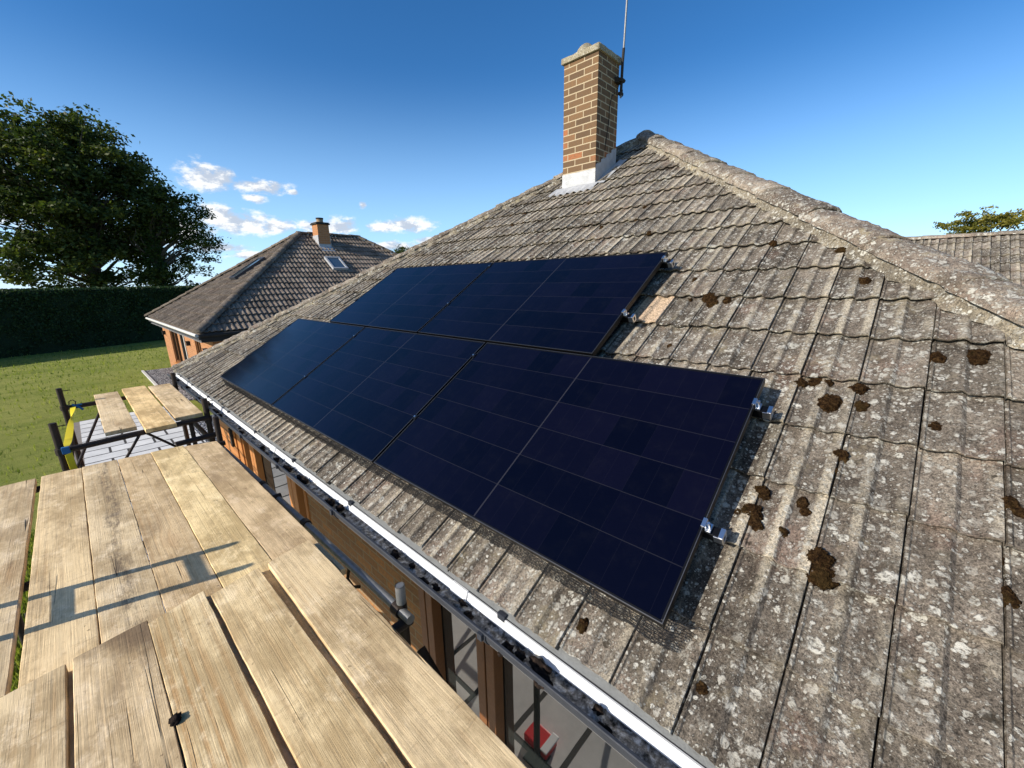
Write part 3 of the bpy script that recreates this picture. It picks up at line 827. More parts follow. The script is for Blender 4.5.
# aerial mast clamped to the chimney
mast = thing('aerial_mast', 'thin grey aerial pole clamped to the right side of the brick chimney', 'aerial', (4.21, 2.60, 3.25))
MB().poly([(4.205, 2.60, 3.27), (4.215, 2.60, 3.62), (4.225, 2.598, 3.78)], .017, 12).build('pole_sleeve', M['soot'], mast, smooth=True)
MB().poly([(4.205, 2.60, 3.24), (4.225, 2.598, 3.78), (4.275, 2.59, 4.9)], .0115, 12).build('pole', M['steel_galv'], mast, smooth=True)
b = MB(); b.box((4.16, 2.575, 3.41), (4.25, 2.652, 3.45)); b.box((4.13, 2.61, 3.40), (4.235, 2.652, 3.46)); b.tube((4.19, 2.585, 3.43), (4.25, 2.575, 3.43), .012)
b.build('bracket', M['soot'], mast, bevel=.003)
b = MB(); b.box((4.17, 2.585, 3.27), (4.245, 2.625, 3.30)); b.tube((4.238, 2.60, 3.26), (4.238, 2.60, 3.34), .007)
b.build('bracket', M['soot'], mast, bevel=.003)
cab = [(4.20, 2.62, 3.40), (4.16, 2.64, 3.30), (4.08, 2.648, 3.24), (4.03, 2.648, 3.12), (4.02, 2.648, 2.95), (3.98, 2.648, 2.75), (3.95, 2.648, 2.6)]
MB().poly(cab, .004, 6).build('cable', M['soot'], mast)

# --------------------------------------------------------------------------- solar array
def roof_matrix(Y, s, h):
    return Matrix(((0, CP, -SP), (-1, 0, 0), (0, SP, CP))).to_4x4() if False else Matrix.Translation(RP(Y, s, h)) @ Matrix(((0, CP, -SP, 0), (-1, 0, 0, 0), (0, SP, CP, 0), (0, 0, 0, 1)))
PW, PH, PT, G = 1.762, 1.134, .032, .02
def make_panel():
    root = bpy.data.objects.new('solar_panel', None); COL.objects.link(root); ORG[root.name] = Vector((0, 0, 0))
    f = MB()
    w = .011
    for lo, hi in (((0, 0, -PT), (PW, w, 0)), ((0, PH - w, -PT), (PW, PH, 0)), ((0, w, -PT), (w, PH - w, 0)), ((PW - w, w, -PT), (PW, PH - w, 0))): f.box(lo, hi)
    fr = f.build('frame', M['black_alu'], root, bevel=.0012)
    e = MB()
    e.box((.001, .001, .0004), (PW - .001, .0035, .0012)); e.box((.001, PH - .0035, .0004), (PW - .001, PH - .001, .0012))
    e.box((.001, .004, .0004), (.0035, PH - .004, .0012)); e.box((PW - .0035, .004, .0004), (PW - .001, PH - .004, .0012))
    e.build('frame_edge', M['edge_alu'], fr)
    MB().box((w, w, -.007), (PW - w, PH - w, -.0015)).build('glass', M['cells'], root)
    return root
spec = [(0, 3, 'nearest black solar panel of the lower row, beside the mossy bare tiles'), (0, 2, 'middle black solar panel of the lower row'), (0, 1, 'farthest black solar panel of the lower row, reflecting blue sky, nearest the eave corner'),
        (1, 2, 'near black solar panel of the upper row, right one of the two'), (1, 1, 'far black solar panel of the upper row, nearest the roof edge at left')]
first = make_panel()
for q, (row, k, lab) in enumerate(spec):
    if q == 0: root = first
    else:
        root = first.copy(); COL.objects.link(root)
        for ch in first.children:
            c = ch.copy(); COL.objects.link(c); c.parent = root
            for g in ch.children:
                d = g.copy(); COL.objects.link(d); d.parent = c
    yfar = (4 - k) * PW + (3 - k) * G if row == 0 else .5 * PW + .5 * G + (3 - k) * PW + (2 - k) * G
    root.matrix_world = roof_matrix(yfar, row * (PH + G), .0)
    tag(root, lab, 'solar panel', 'solar panels on the roof')
W3 = 3 * PW + 2 * G; off2 = .5 * PW + .5 * G; W2 = 2 * PW + G
def rail(s, ya, yb, seams, label):
    """aluminium rail under a row: channel, end block, clamps; in the array's frame"""
    t = bpy.data.objects.new('mounting_rail', None); COL.objects.link(t); t.matrix_world = roof_matrix(yb, s, 0); tag(t, label, 'mounting rail', 'mounting rails under the panels'); ORG[t.name] = Vector((0, 0, 0))
    L = yb - ya
    r = MB(); r.box((-.05, -.018, -.076), (L + .055, .018, -.0345)); r.build('channel', M['black_alu'], t, bevel=.002)
    e = MB()
    for x in (L + .0555,):
        e.box((x, -.019, -.077), (x + .006, .019, -.068)); e.box((x, -.019, -.042), (x + .006, .019, -.033)); e.box((x, -.019, -.0675), (x + .006, -.010, -.0425)); e.box((x, .010, -.0675), (x + .006, .019, -.0425))
    e.box((L + .046, -.020, -.0325), (L + .0615, .020, -.031)); e.box((L + .030, -.0215, -.070), (L + .060, -.0185, -.034)); e.build('rail_end', M['alu'], t, bevel=.001)
    for x in seams:
        c = MB(); c.box((x - .018, -.018, .0014), (x + .018, .018, .0045)); c.box((x - .008, -.018, -.034), (x + .008, .018, .0012))
        co = c.build('clamp', M['black_alu'], t, bevel=.001)
        MB().tube((x, 0, .0046), (x, 0, .0105), .0065, 10).build('bolt', M['alu'], co)
    for x, sg in ((0, -1), (L, 1)):
        c = MB(); xo = x + sg * .001
        c.box((min(xo, xo + sg * .020), -.018, -.0335), (max(xo, xo + sg * .020), .018, -.022)); c.box((min(x - sg * .009, xo + sg * .004), -.018, .0014), (max(x - sg * .009, xo + sg * .004), .018, .0045)); c.box((min(xo, xo + sg * .004), -.018, -.0215), (max(xo, xo + sg * .004), .018, .0012))
        co = c.build('clamp', M['black_alu' if sg < 0 else 'alu'], t, bevel=.001)
        MB().tube((xo + sg * .012, 0, -.0215), (xo + sg * .012, 0, .009), .0055, 10).build('bolt', M['alu'], co)
    # roof hooks up to the rail
    for x in np.arange(.25, L, 1.1):
        h = MB(); h.box((x - .018, -.05, -.125), (x + .018, .012, -.119)); h.box((x - .018, -.019 - .006, -.119), (x + .018, -.0185, -.034)); h.build('roof_hook', M['alu'], t)
    return t
sm = [PW + G / 2, 2 * PW + 1.5 * G]
rail(.375, 0, W3, sm, 'lower mounting rail of the lower panel row, shiny cut end beside the shadow strip')
rail(.985, 0, W3, sm, 'upper mounting rail of the lower panel row, shiny cut end near its top right corner')
rail(PH + G + .42, off2, off2 + W2, sm[:1], 'lower mounting rail of the upper panel row, cut end beside the clean cream tile')
rail(PH + G + 1.06, off2, off2 + W2, sm[:1], 'upper mounting rail of the upper panel row, cut end at its top right corner')

def bird_guard():
    """black wire netting folded from the panels' lower edge down to the tiles"""
    b = MB(); r = random.Random(4)
    def P(y, t):
        wob = .010 * mnoise.noise((y * 2.3, t * 2, 0)) + .006 * mnoise.noise((y * 9, t * 3, 4))
        return RP(y, -.003 - .020 * t - wob * .6 - (.012 * t if y < .3 else 0) * (.5 + mnoise.noise((y * 11, 0, 0))), -.036 - .092 * t + wob * .5)
    ya, yb, dy = -.03, W3 + .02, .0125
    n = int((yb - ya) / dy)
    def wire(p, q, r_=.0011):
        d = (q - p).normalized(); u = d.cross(Vector((.3, .2, 1))).normalized() * r_; w = d.cross(u).normalized() * r_
        i = len(b.v)
        for c in (p, q):
            b.v += [tuple(c + u), tuple(c + w), tuple(c - u), tuple(c - w)]
        for k in range(4): b.f.append((i + k, i + (k + 1) % 4, i + 4 + (k + 1) % 4, i + 4 + k))
    rows = 9
    for k in range(n):
        y = ya + k * dy
        for t in range(rows):
            wire(P(y, t / rows), P(y + (dy / 2 if t % 2 == 0 else 0) * (1 if k % 2 else -1), (t + 1) / rows))
    for t in range(rows + 1):
        for k in range(0, n, 2): wire(P(ya + k * dy, t / rows), P(ya + (k + 2) * dy, t / rows), .0012)
    # near return, a short way up the side of the array
    for k in range(10):
        a, c = RP(-.004 - .004 * k, .0 + .006 * k, -.036 - .009 * k), RP(-.010 - .008 * k, .075, -.040 - .008 * k)
        wire(a, c, .0009)
    o = b.build('wire_netting', M['black_wire'])
    tag(o, 'black wire netting closing the gap under the lower edge of the solar panels', 'netting')
bird_guard()

# --------------------------------------------------------------------------- scaffold boards
def board(label, x0, x1, y0, y1, zt, seed, tone=(1, 1, 1), group=None, skew=0.0, yaw=0.0, cup=.0, mat='wood'):
    """a 38 mm scaffold board: sawn, worn edges, a little cup and twist"""
    th = .038; w = x1 - x0; L = y1 - y0
    ny = int(L / .05); nw = 9
    prof = [(-.5, -th), (-.5, -.005), (-.488, -.001)] + [(-.5 + k / (nw - 1), 0) for k in range(1, nw - 1)] + [(.488, -.001), (.5, -.005), (.5, -th)]
    n = len(prof); V = []; F = []
    s = seed * 7.31
    for j in range(ny + 1):
        f = j / ny; y = (f - .5) * L
        for k, (a, z) in enumerate(prof):
            px = a * w; top = z > -.02
            e = mnoise.noise((s, y * 2.1, a)) * .0016 + mnoise.noise((s + 3, y * 17, a * 9)) * .0007
            yy = y
            if f > .999: yy += skew * a + mnoise.noise((s + 9, a * 7, z * 9)) * .004
            zz = z + (cup * (a * a - .1) if top else 0) + e + mnoise.noise((s + 5, y * .6, 0)) * .003
            edge = mnoise.noise((s + 11, y * 5, a > 0)) * .0025 + mnoise.noise((s + 13, y * 26, a > 0)) * .0012
            px += edge * (1 if abs(a) > .48 else 0) + yaw * y
            V.append((px, yy, zz))
    for j in range(ny):
        for k in range(n):
            a = j * n + k; c = j * n + (k + 1) % n
            F.append((a, c, c + n, a + n))
    me = bpy.data.meshes.new('scaffold_board')
    me.from_pydata(V, [], F + [tuple(range(n)), tuple(ny * n + k for k in reversed(range(n)))]); me.update()
    bm = bmesh.new(); bm.from_mesh(me); bmesh.ops.recalc_face_normals(bm, faces=bm.faces); bm.to_mesh(me); bm.free()
    o = bpy.data.objects.new('scaffold_board', me); COL.objects.link(o); me.materials.append(M[mat])
    me.polygons.foreach_set('use_smooth', [True] * len(me.polygons)); me.set_sharp_from_angle(angle=R(35))
    o.location = ((x0 + x1) / 2, (y0 + y1) / 2, zt)
    o.color = (*tone, (seed * .137) % 1.0)
    tag(o, label, 'scaffold board', group)
    return o
gN, gM, gP = 'boards of the near scaffold deck', 'boards of the middle scaffold deck', 'short boards of the far platform'
ZN, ZM, ZP = -.362, -.400, -.270
board('near deck board at the bottom left corner of the photo, cut off by the frame', -1.553, -1.331, -2.0, 1.735, ZN, 1, (.98, .96, .94), gN, .03)
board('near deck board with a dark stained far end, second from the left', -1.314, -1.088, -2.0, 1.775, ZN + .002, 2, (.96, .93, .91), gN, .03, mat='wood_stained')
board('near deck board with a clearly ribbed grain, left of the widest dark gap', -1.077, -.870, -2.0, 1.790, ZN + .001, 3, (1.05, 1.03, .96), gN, .06, -.006, mat='wood_ribbed')
board('near deck board right of the widest dark gap between boards', -.846, -.634, -2.0, 1.785, ZN, 4, (1.05, 1.02, .94), gN, .05, -.010)
board('near deck board next to the gutter, its long crack beside the house', -.626, -.398, -2.0, 1.830, ZN, 5, (1.0, .97, .93), gN, .05, .008)
board('middle deck board at the left edge of the photo, apart from the others', -1.716, -1.490, .45, 4.352, ZM, 6, (.92, .90, .90), gM)
board('middle deck board along the grassy gap, ladder shadow on its near half', -1.462, -1.240, .45, 4.355, ZM, 7, (1.02, .98, .92), gM, -.02)
board('middle deck board with a grey weathered streak down its length', -1.237, -1.026, .45, 4.345, ZM + .001, 8, (.95, .94, .94), gM, -.02, mat='wood_streaked')
board('greyish brown middle deck board between the streaked and the yellowish one', -1.0235, -.808, .45, 4.315, ZM, 9, (.90, .85, .80), gM, -.03)
board('yellowish fresh looking middle deck board', -.8055, -.575, .45, 4.300, ZM + .001, 10, (1.16, 1.13, .98), gM, -.03)
board('pinkish grey middle deck board nearest the house wall', -.573, -.338, 1.52, 4.215, ZM, 11, (.92, .87, .84), gM, -.07)
board('short greyish board on the far platform, left of the grass slot', -1.052, -.830, 4.83, 6.86, ZP, 12, (.95, .92, .90), gP)
board('short golden board in the middle of the far platform', -.785, -.552, 4.64, 6.98, ZP + .001, 13, (1.16, 1.06, .86), gP)
board('short pale brown board on the far platform beside the gutter', -.530, -.298, 4.86, 6.87, ZP, 14, (1.0, .96, .92), gP)

tuft = lump('moss_tuft', (-1.083, 1.165, ZN + .004), .016, .022, .012, (1, 0, 0), (0, 1, 0), (0, 0, 1), M['debris_dark'], None, 77, rough=.35)
tag(tuft, 'small dark moss tuft dropped at the edge of the ribbed near deck board', 'moss')
# --------------------------------------------------------------------------- scaffold frames
def coupler(p, parent, r=.034, ax=(0, 0, 1)):
    p = Vector(p); ax = Vector(ax).normalized()
    t = Vector((1, 0, 0)) if abs(ax.x) < .8 else Vector((0, 1, 0)); u = ax.cross(t).normalized()
    b = MB(); b.tube(p - ax * .028, p + ax * .028, r, 12)
    b.tube(p + u * r, p + u * (r + .030), .008, 8); b.tube(p - u * .010 + ax * .016, p + u * (r + .022) + ax * .016, .006, 6)
    return b.build('coupler', M['steel_dark'], parent, bevel=.003)
fr = thing('scaffolding', 'dark tube scaffold carrying the near and middle decks, one tube running under the gutter', 'scaffold', (-1, 1.5, GZ))
RT = .0242
def tube(name, p, q, parent, mat='steel_dark', r=RT): return MB().tube(p, q, r, 14).build(name, M[mat], parent, smooth=True)
def post(x, y, z0, z1, parent, mat='steel_dark', r=RT):
    o = MB().poly([(x, y, z0), (x, y, z1)], r, 14, cap=False)
    o.poly([(x, y, z1), (x, y, z1 - .12)], r - .0045, 14, cap=True)
    i = len(o.v) - 28; n = 14     # annular rim
    j = len(o.v)
    for k in range(n):
        an = 2 * math.pi * k / n
    o = o.build('standard', M[mat], parent, smooth=True)
    MB().box((x - .075, y - .075, z0 - .003), (x + .075, y + .075, z0 + .006)).build('base_plate', M['steel_dark'], parent) if z0 < GZ + .2 else None
    return o
for y, zt in ((4.40, -.225), (-1.3, -.30)): post(-.275, y, GZ + .05, zt, fr)
post(-.275, 1.085, GZ + .05, -.395, fr); 
MB().poly([(-.275, 1.085, -.393), (-.275, 1.085, -.300)], .0225, 14, cap=False).poly([(-.275, 1.085, -.300), (-.275, 1.085, -.36)], .0185, 14).build('spigot', M['steel_galv'], fr, smooth=True)
for y in (4.28, 2.70, 1.085, -1.3): post(-1.80, y, GZ + .01, -.46, fr)
for y in (4.27, 2.72, 1.04, -.6, -1.34): tube('transom', (-1.95, y, -.466), (-.262, y, -.466), fr)
tube('ledger', (-.285, 4.52, -.528), (-.285, 1.0, -.428), fr, 'steel_galv', .0215)
tube('ledger', (-.460, 1.1, -.515), (-.460, -1.5, -.515), fr); tube('ledger', (-1.835, 4.5, -.515), (-1.835, -1.6, -.515), fr)
tube('brace', (-1.83, 4.3, -2.2), (-1.83, 1.1, -.60), fr, 'steel_galv'); tube('brace', (-1.49, 2.55, -.52), (-1.42, 2.0, -1.1), fr, 'steel_galv', .012)
tube('brace', (-.33, 4.35, -2.2), (-.33, 1.1, -.62), fr); tube('brace', (-.25, -1.3, -2.1), (-.25, 1.0, -.62), fr)
for p in ((-.285, 4.40, -.522), (-.285, 1.10, -.432), (-.285, 2.20, -.462), (-.285, 3.05, -.488)): coupler(p, fr, .031, (0, 1, -.03))
for y in (1.6, 2.3, 2.9):
    b = MB(); b.poly([(-.285, y, -.47), (-.31, y - .02, -.52), (-.30, y - .05, -.56), (-.285, y - .10, -.54)], .009, 8); b.build('hook', M['steel_dark'], fr, smooth=True)

tw = thing('scaffold_tower', 'dark scaffold tower with four posts carrying the far platform of three short boards', 'scaffold', (-.8, 5.7, GZ))
for (x, y, zt) in ((-1.342, 4.72, -.072), (-1.318, 6.62, -.092), (-.262, 4.88, -.13), (-.262, 6.72, -.11)):
    post(x, y, GZ + .05, zt, tw, r=.0262)
    MB().tube((x + .02, y, zt - .035), (x + .075, y, zt - .035), .004, 8).build('pin', M['steel_dark'], tw)
tube('transom', (-1.342, 4.74, -.334), (-.262, 4.86, -.334), tw, r=.026); tube('transom', (-1.318, 6.62, -.334), (-.262, 6.7, -.334), tw, r=.026)
tube('transom', (-.60, 4.58, -.462), (-.262, 4.60, -.462), tw, r=.026)
tube('brace', (-.83, 4.78, -.35), (-1.34, 4.73, -1.10), tw, r=.012); tube('brace', (-.77, 4.79, -.35), (-.262, 4.86, -.90), tw, r=.012)
tube('brace', (-1.335, 4.74, -.62), (-1.0, 6.6, -.36), tw, r=.013)
tube('standard', (-.42, 4.84, -.36), (-.42, 4.84, -.75), tw, r=.02); tube('ledger', (-1.33, 4.72, -1.15), (-.262, 4.88, -1.15), tw)
tube('ledger', (-1.342, 4.72, -.62), (-1.318, 6.62, -.62), tw); tube('ledger', (-.262, 4.88, -.62), (-.262, 6.72, -.62), tw)
for p in ((-1.342, 4.72, -.33), (-1.318, 6.62, -.33), (-.262, 4.88, -.36), (-1.342, 4.72, -.60)): coupler(p, tw, .036)

# yellow webbing strap hanging between the posts
def ribbon(pts, tw_, w):
    b = MB(); n = 40; pts = [Vector(p) for p in pts]
    def cr(f):
        f *= len(pts) - 1; k = min(int(f), len(pts) - 2); u = f - k
        p0, p1, p2, p3 = pts[max(k - 1, 0)], pts[k], pts[k + 1], pts[min(k + 2, len(pts) - 1)]
        return .5 * ((2 * p1) + (p2 - p0) * u + (2 * p0 - 5 * p1 + 4 * p2 - p3) * u * u + (3 * p1 - p0 - 3 * p2 + p3) * u ** 3)
    for k in range(n + 1):
        f = k / n; p = cr(f); an = tw_ * f + .5
        d = Vector((math.cos(an), math.sin(an) * .5, .15)).normalized() * w * .5; nn = Vector((-math.sin(an), math.cos(an), 0)) * .001
        b.v += [tuple(p - d + nn), tuple(p + d + nn), tuple(p + d - nn), tuple(p - d - nn)]
    for k in range(n):
        for q in range(4): b.f.append((4 * k + q, 4 * k + (q + 1) % 4, 4 * k + 4 + (q + 1) % 4, 4 * k + 4 + q))
    return b
st = thing('ratchet_strap', 'twisted yellow webbing strap with blue ends on the left posts of the far tower', 'strap', (-1.3, 5.6, -.4))
ribbon([(-1.245, 6.61, -.325), (-1.275, 6.1, -.375), (-1.305, 5.4, -.395), (-1.310, 4.95, -.350), (-1.300, 4.70, -.345)], 5.2, .055).build('webbing', M['yellow'], st, smooth=True)
ribbon([(-1.300, 4.655, -.345), (-1.296, 4.62, -.44), (-1.288, 4.58, -.56), (-1.284, 4.56, -.68)], .8, .048).build('webbing', M['yellow'], st, smooth=True)
b = MB(); b.box((-1.335, 4.655, -.345), (-1.285, 4.69, -.285)); b.build('ratchet', M['blue'], st, bevel=.006)
b = MB(); b.poly([(-1.25, 6.60, -.30), (-1.20, 6.58, -.335), (-1.17, 6.57, -.375)], .012, 8); b.poly([(-1.21, 6.59, -.31), (-1.17, 6.58, -.31)], .010, 8); b.build('strap_tail', M['blue'], st, smooth=True)
b = MB(); b.poly([(-1.275, 6.60, -.30), (-1.265, 6.60, -.255), (-1.235, 6.60, -.245), (-1.215, 6.60, -.27), (-1.225, 6.60, -.31)], .005, 8); b.build('hook', M['steel_dark'], st, smooth=True)

# the ladder, tied outside the left edge of the deck; its shadow falls across the boards
ld = thing('ladder', 'upright aluminium ladder outside the deck, seen by its shadow across the boards', 'ladder', (-1.82, 2.42, GZ))
for y in (2.285, 2.565): MB().box((-1.85, y - .014, GZ), (-1.79, y + .014, .215)).build('stile', M['alu'], ld, bevel=.004)
for k in range(10): MB().tube((-1.82, 2.30, -2.21 + .258 * k), (-1.82, 2.55, -2.21 + .258 * k), .019, 10).build('rung', M['alu'], ld)

# red crate on the patio, mirrored in the window below the gutter
cr = thing('storage_box', 'red and white box on the patio, showing in the window beneath the gutter', 'box', (-.50, 1.20, GZ + .045))
MB().box((-.44, 1.02, GZ + .046), (-.30, 1.24, GZ + .12)).build('body', M['red'], cr, bevel=.01)
b = MB(); b.box((-.45, 1.01, GZ + .121), (-.29, 1.07, GZ + .135)); b.build('lid', M['white_pvc'], cr, bevel=.006)

# --------------------------------------------------------------------------- the neighbouring bungalow
nb = thing('neighbour_bungalow', 'orange brick bungalow with a brown hipped tile roof, standing beyond the eave on the left', 'house', (7, 18.6, GZ))
NX, NY, NYB, NZ, NT_ = 1.26, 13.66, 23.54, -.25, R(33.9)
nc, ns, nt = math.cos(NT_), math.sin(NT_), math.tan(NT_)
NRY = (NY + NYB) / 2; NR0 = NX + NRY - NY; NR1 = 8.75; NXB = NR1 + NRY - NY
nroof = tile_face('roof', (NX, NY, NZ), (1, 0, 0), (0, nc, ns), 43, 18, .30, .335, nb, M['tile_far'],
                  [((NX, NY, 0), (-1, 1, 0)), ((NXB, NY, 0), (1, 1, 0)), ((0, NRY, 0), (0, 1, 0))], 31, 'far', keep=lambda c: c[0] - NX > c[1] - NY - .6 and NXB - c[0] > c[1] - NY - .6)
nleft = tile_face('roof_slope', (NX, NYB, NZ), (0, -1, 0), (nc, 0, ns), 33, 18, .30, .335, nroof, M['tile_far'],
                  [((NX, NY, 0), (1, -1, 0)), ((NX, NYB, 0), (1, 1, 0))], 32, 'far', keep=lambda c: c[0] - NX < c[1] - NY + .6 and c[0] - NX < NYB - c[1] + .6)
b = MB(); q = NZ - .03
for k, pts in enumerate((((NX, NYB, q), (NR0, NRY, q + (NRY - NY) * nt), (NR1, NRY, q + (NRY - NY) * nt), (NXB, NYB, q)), ((NXB, NYB, q), (NR1, NRY, q + (NRY - NY) * nt), (NXB, NY, q)),
            ((NX, NY, q - .02), (NXB, NY, q - .02), (NR1, NRY, q - .02 + (NRY - NY) * nt), (NR0, NRY, q - .02 + (NRY - NY) * nt)), ((NX, NY, q - .02), (NR0, NRY, q - .02 + (NRY - NY) * nt), (NX, NYB, q - .02)))): b.quad(*pts)
b.build('roof_back', M['tile_far'], nroof)
top = Vector((NR0, NRY, NZ + (NRY - NY) * nt + .01))
top1 = Vector((NR1, NRY, NZ + (NRY - NY) * nt + .01))
M['cap_far'] = tile_mat('far_hip_tile', (.10, .078, .060), (.16, .130, .100), .15, .1, .6)
hip_caps('hip_tiles', (NX - .02, NY - .02, NZ + .015), top, 18, .135, M['cap_far'], nroof, 41, flat=.85)
hip_caps('hip_tiles', (NXB, NY, NZ + .015), top1, 18, .135, M['cap_far'], nroof, 42, flat=.85)
hip_caps('hip_tiles', (NX - .02, NYB + .02, NZ + .015), top, 18, .135, M['cap_far'], nroof, 43, flat=.85)
hip_caps('ridge_tiles', top - Vector((.1, 0, 0)), top1 + Vector((.1, 0, 0)), 6, .135, M['cap_far'], nroof, 44)
b = MB(); zw = -.50
WX, WY = 1.60, 14.0
# wall facing the lawn, with openings
for (y0, y1, z0, z1) in ((21.45, 23.2, GZ, zw), (18.75, 19.70, GZ, zw), (16.62, 18.35, GZ, zw), (14.0, 15.75, GZ, zw), (19.70, 21.45, GZ, -2.05), (18.35, 18.75, GZ, zw), (15.75, 16.62, GZ, -2.3)):
    b.box((WX, y0, z0), (WX + .25, y1, z1))
b.box((WX + .253, WY, GZ), (13.2, WY + .25, zw)); b.box((13.203, WY, GZ), (13.45, 23.2, zw)); b.box((WX + .253, 22.95, GZ), (13.2, 23.2, zw))
b.build('wall', M['brick_far'], nb)
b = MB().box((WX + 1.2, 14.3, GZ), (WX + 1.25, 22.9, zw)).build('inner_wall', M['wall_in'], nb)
for (y0, y1, z0) in ((19.71, 21.44, -2.045), (15.76, 16.61, -2.295)):
    w = MB().box((WX + .10, y0, z0), (WX + .12, y1, zw)).build('window', M['pane'], nb)
    f = MB(); f.box((WX + .03, y0, z0), (WX + .095, y0 + .09, zw)); f.box((WX + .03, y1 - .09, z0), (WX + .095, y1, zw)); f.box((WX + .03, y0 + .092, z0), (WX + .095, y1 - .092, z0 + .09)); f.box((WX + .03, (y0 + y1) / 2 - .05, z0 + .092), (WX + .095, (y0 + y1) / 2 + .05, zw))
    f.build('window_frame', M['brown_frame'], w)
    MB().box((WX - .05, y0 - .05, z0 - .06), (WX + .03, y1 + .05, z0 - .003)).build('window_sill', M['orange_frame'], w)
w = MB().box((2.05, WY - .004, -1.7), (2.75, WY + .02, -.62)).build('window', M['pane'], nb)
MB().box((NX + .03, NY + .05, -.515), (13.4, 23.5, -.503)).build('soffit', M['grey_fascia'], nb)
f = MB(); f.box((NX - .02, NY - .03, -.43), (NX + .027, NYB, -.295)); f.build('fascia', M['grey_pvc'], nb)
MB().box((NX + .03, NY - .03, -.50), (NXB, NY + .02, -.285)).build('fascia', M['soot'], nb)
MB().poly([(NX - .06, NY - .06, -.30), (NX - .06, NYB + .06, -.30)], .045, 12).build('gutter', M['pale_frame'], nb, smooth=True)
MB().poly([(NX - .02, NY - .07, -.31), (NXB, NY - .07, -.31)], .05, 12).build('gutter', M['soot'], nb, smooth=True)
MB().poly([(WX - .05, 18.55, -.42), (WX - .05, 18.55, GZ)], .05, 12).build('downpipe', M['soot'], nb, smooth=True)
MB().box((WX - .003 - .02, 18.38, GZ), (WX - .003, 18.72, zw)).build('pipe_board', M['pale_frame'], nb)
for y in (22.6, 17.5, 14.9):
    l = MB(); l.box((WX - .11, y - .05, -.98), (WX - .003, y + .05, -.84)); l.box((WX - .13, y - .07, -.838), (WX - .003, y + .07, -.82)); l.build('wall_lamp', M['soot'], nb, bevel=.01)
# roof windows
def rwin(c, ea, es, w, h):
    c, ea, es = Vector(c), Vector(ea), Vector(es); n = ea.cross(es).normalized()
    if n.z < 0: n = -n
    Mx = Matrix((ea, es, n)).transposed().to_4x4(); Mx.translation = c
    f = MB(); t = .07
    f.box((-w / 2, -h / 2, 0), (-w / 2 + t, h / 2, .10), Mx); f.box((w / 2 - t, -h / 2, 0), (w / 2, h / 2, .10), Mx); f.box((-w / 2 + t, -h / 2, 0), (w / 2 - t, -h / 2 + t, .10), Mx); f.box((-w / 2 + t, h / 2 - t, 0), (w / 2 - t, h / 2, .10), Mx)
    fo = f.build('roof_window', M['lead'] if w < .7 else M['grey_pvc'], nroof)
    return MB().box((-w / 2 + t, -h / 2 + t, .05), (w / 2 - t, h / 2 - t, .075), Mx)
rwin((6.70, 16.6, NZ + (16.6 - NY) * nt + .05), (1, 0, 0), (0, nc, ns), .62, .86).build('roof_window_pane', M['pane_sky'], nroof)
rwin((3.95, 18.1, NZ + (3.95 - NX) * nt + .05), (0, -1, 0), (nc, 0, ns), .75, 1.35).build('roof_window_pane', M['pane_sky'], nroof)
# chimney
ch = MB().box((6.62, 17.75, 2.2), (7.10, 18.28, 3.42)).build('chimney', M['brick_far'], nb)
b = MB(); b.box((6.57, 17.70, 3.422), (7.15, 18.33, 3.475)); b.box((6.60, 17.73, 3.478), (7.12, 18.30, 3.51)); b.build('chimney_cap', M['soot'], ch, bevel=.008)
b = MB(); b.poly([(6.86, 18.0, 3.5), (6.86, 18.0, 3.64)], .13, 16); b.build('chimney_pot', M['clay'], ch, smooth=True)
b = MB(); b.poly([(6.86, 18.0, 3.65), (6.86, 18.0, 3.70)], .15, 16); b.build('pot_hood', M['soot'], ch, smooth=True)
b = MB()
def nz(y): return NZ + (y - NY) * nt
b.quad((6.58, 17.45, nz(17.45) + .045), (7.14, 17.45, nz(17.45) + .045), (7.14, 17.746, nz(17.746) + .06), (6.58, 17.746, nz(17.746) + .06)); b.box((6.60, 17.735, nz(17.75) - .02), (7.12, 17.748, nz(17.75) + .14)); b.box((6.60, 17.75, nz(17.75)), (6.617, 18.28, nz(18.28) + .14)); b.box((7.103, 17.75, nz(17.75)), (7.12, 18.28, nz(18.28) + .14))
b.build('lead_flashing', M['lead'], ch)

# the roof seen past the right hip
rb = thing('right_bungalow', 'lichen covered tiled roof of the house beyond the right hip, tree behind it', 'house', (15, -4, GZ))
RXR, RZR = 15.0, 1.90; rc, rs_, rt = math.cos(R(32)), math.sin(R(32)), math.tan(R(32))
RX0 = RXR - (RZR + .25) / rt
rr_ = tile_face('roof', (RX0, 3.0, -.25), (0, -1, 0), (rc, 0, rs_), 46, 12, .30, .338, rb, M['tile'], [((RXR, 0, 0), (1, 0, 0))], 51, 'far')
b = MB(); b.quad((RXR, 3, RZR - .02), (RXR, -10.8, RZR - .02), (RXR * 2 - RX0, -10.8, -.25), (RXR * 2 - RX0, 3, -.25)); b.quad((RX0, 3, -.30), (RX0, -10.8, -.30), (RXR, -10.8, RZR - .06), (RXR, 3, RZR - .06)); b.build('roof_back', M['tile_far'], rr_)
hip_caps('ridge_tiles', (RXR, 3, RZR - .02), (RXR, -10.8, RZR - .02), 31, .14, M['tile_hip'], rr_, 52)
b = MB(); b.box((RX0 + .35, -10.6, GZ), (RX0 + .6, 2.8, -.45)); b.box((RXR * 2 - RX0 - .6, -10.6, GZ), (RXR * 2 - RX0 - .35, 2.8, -.45))
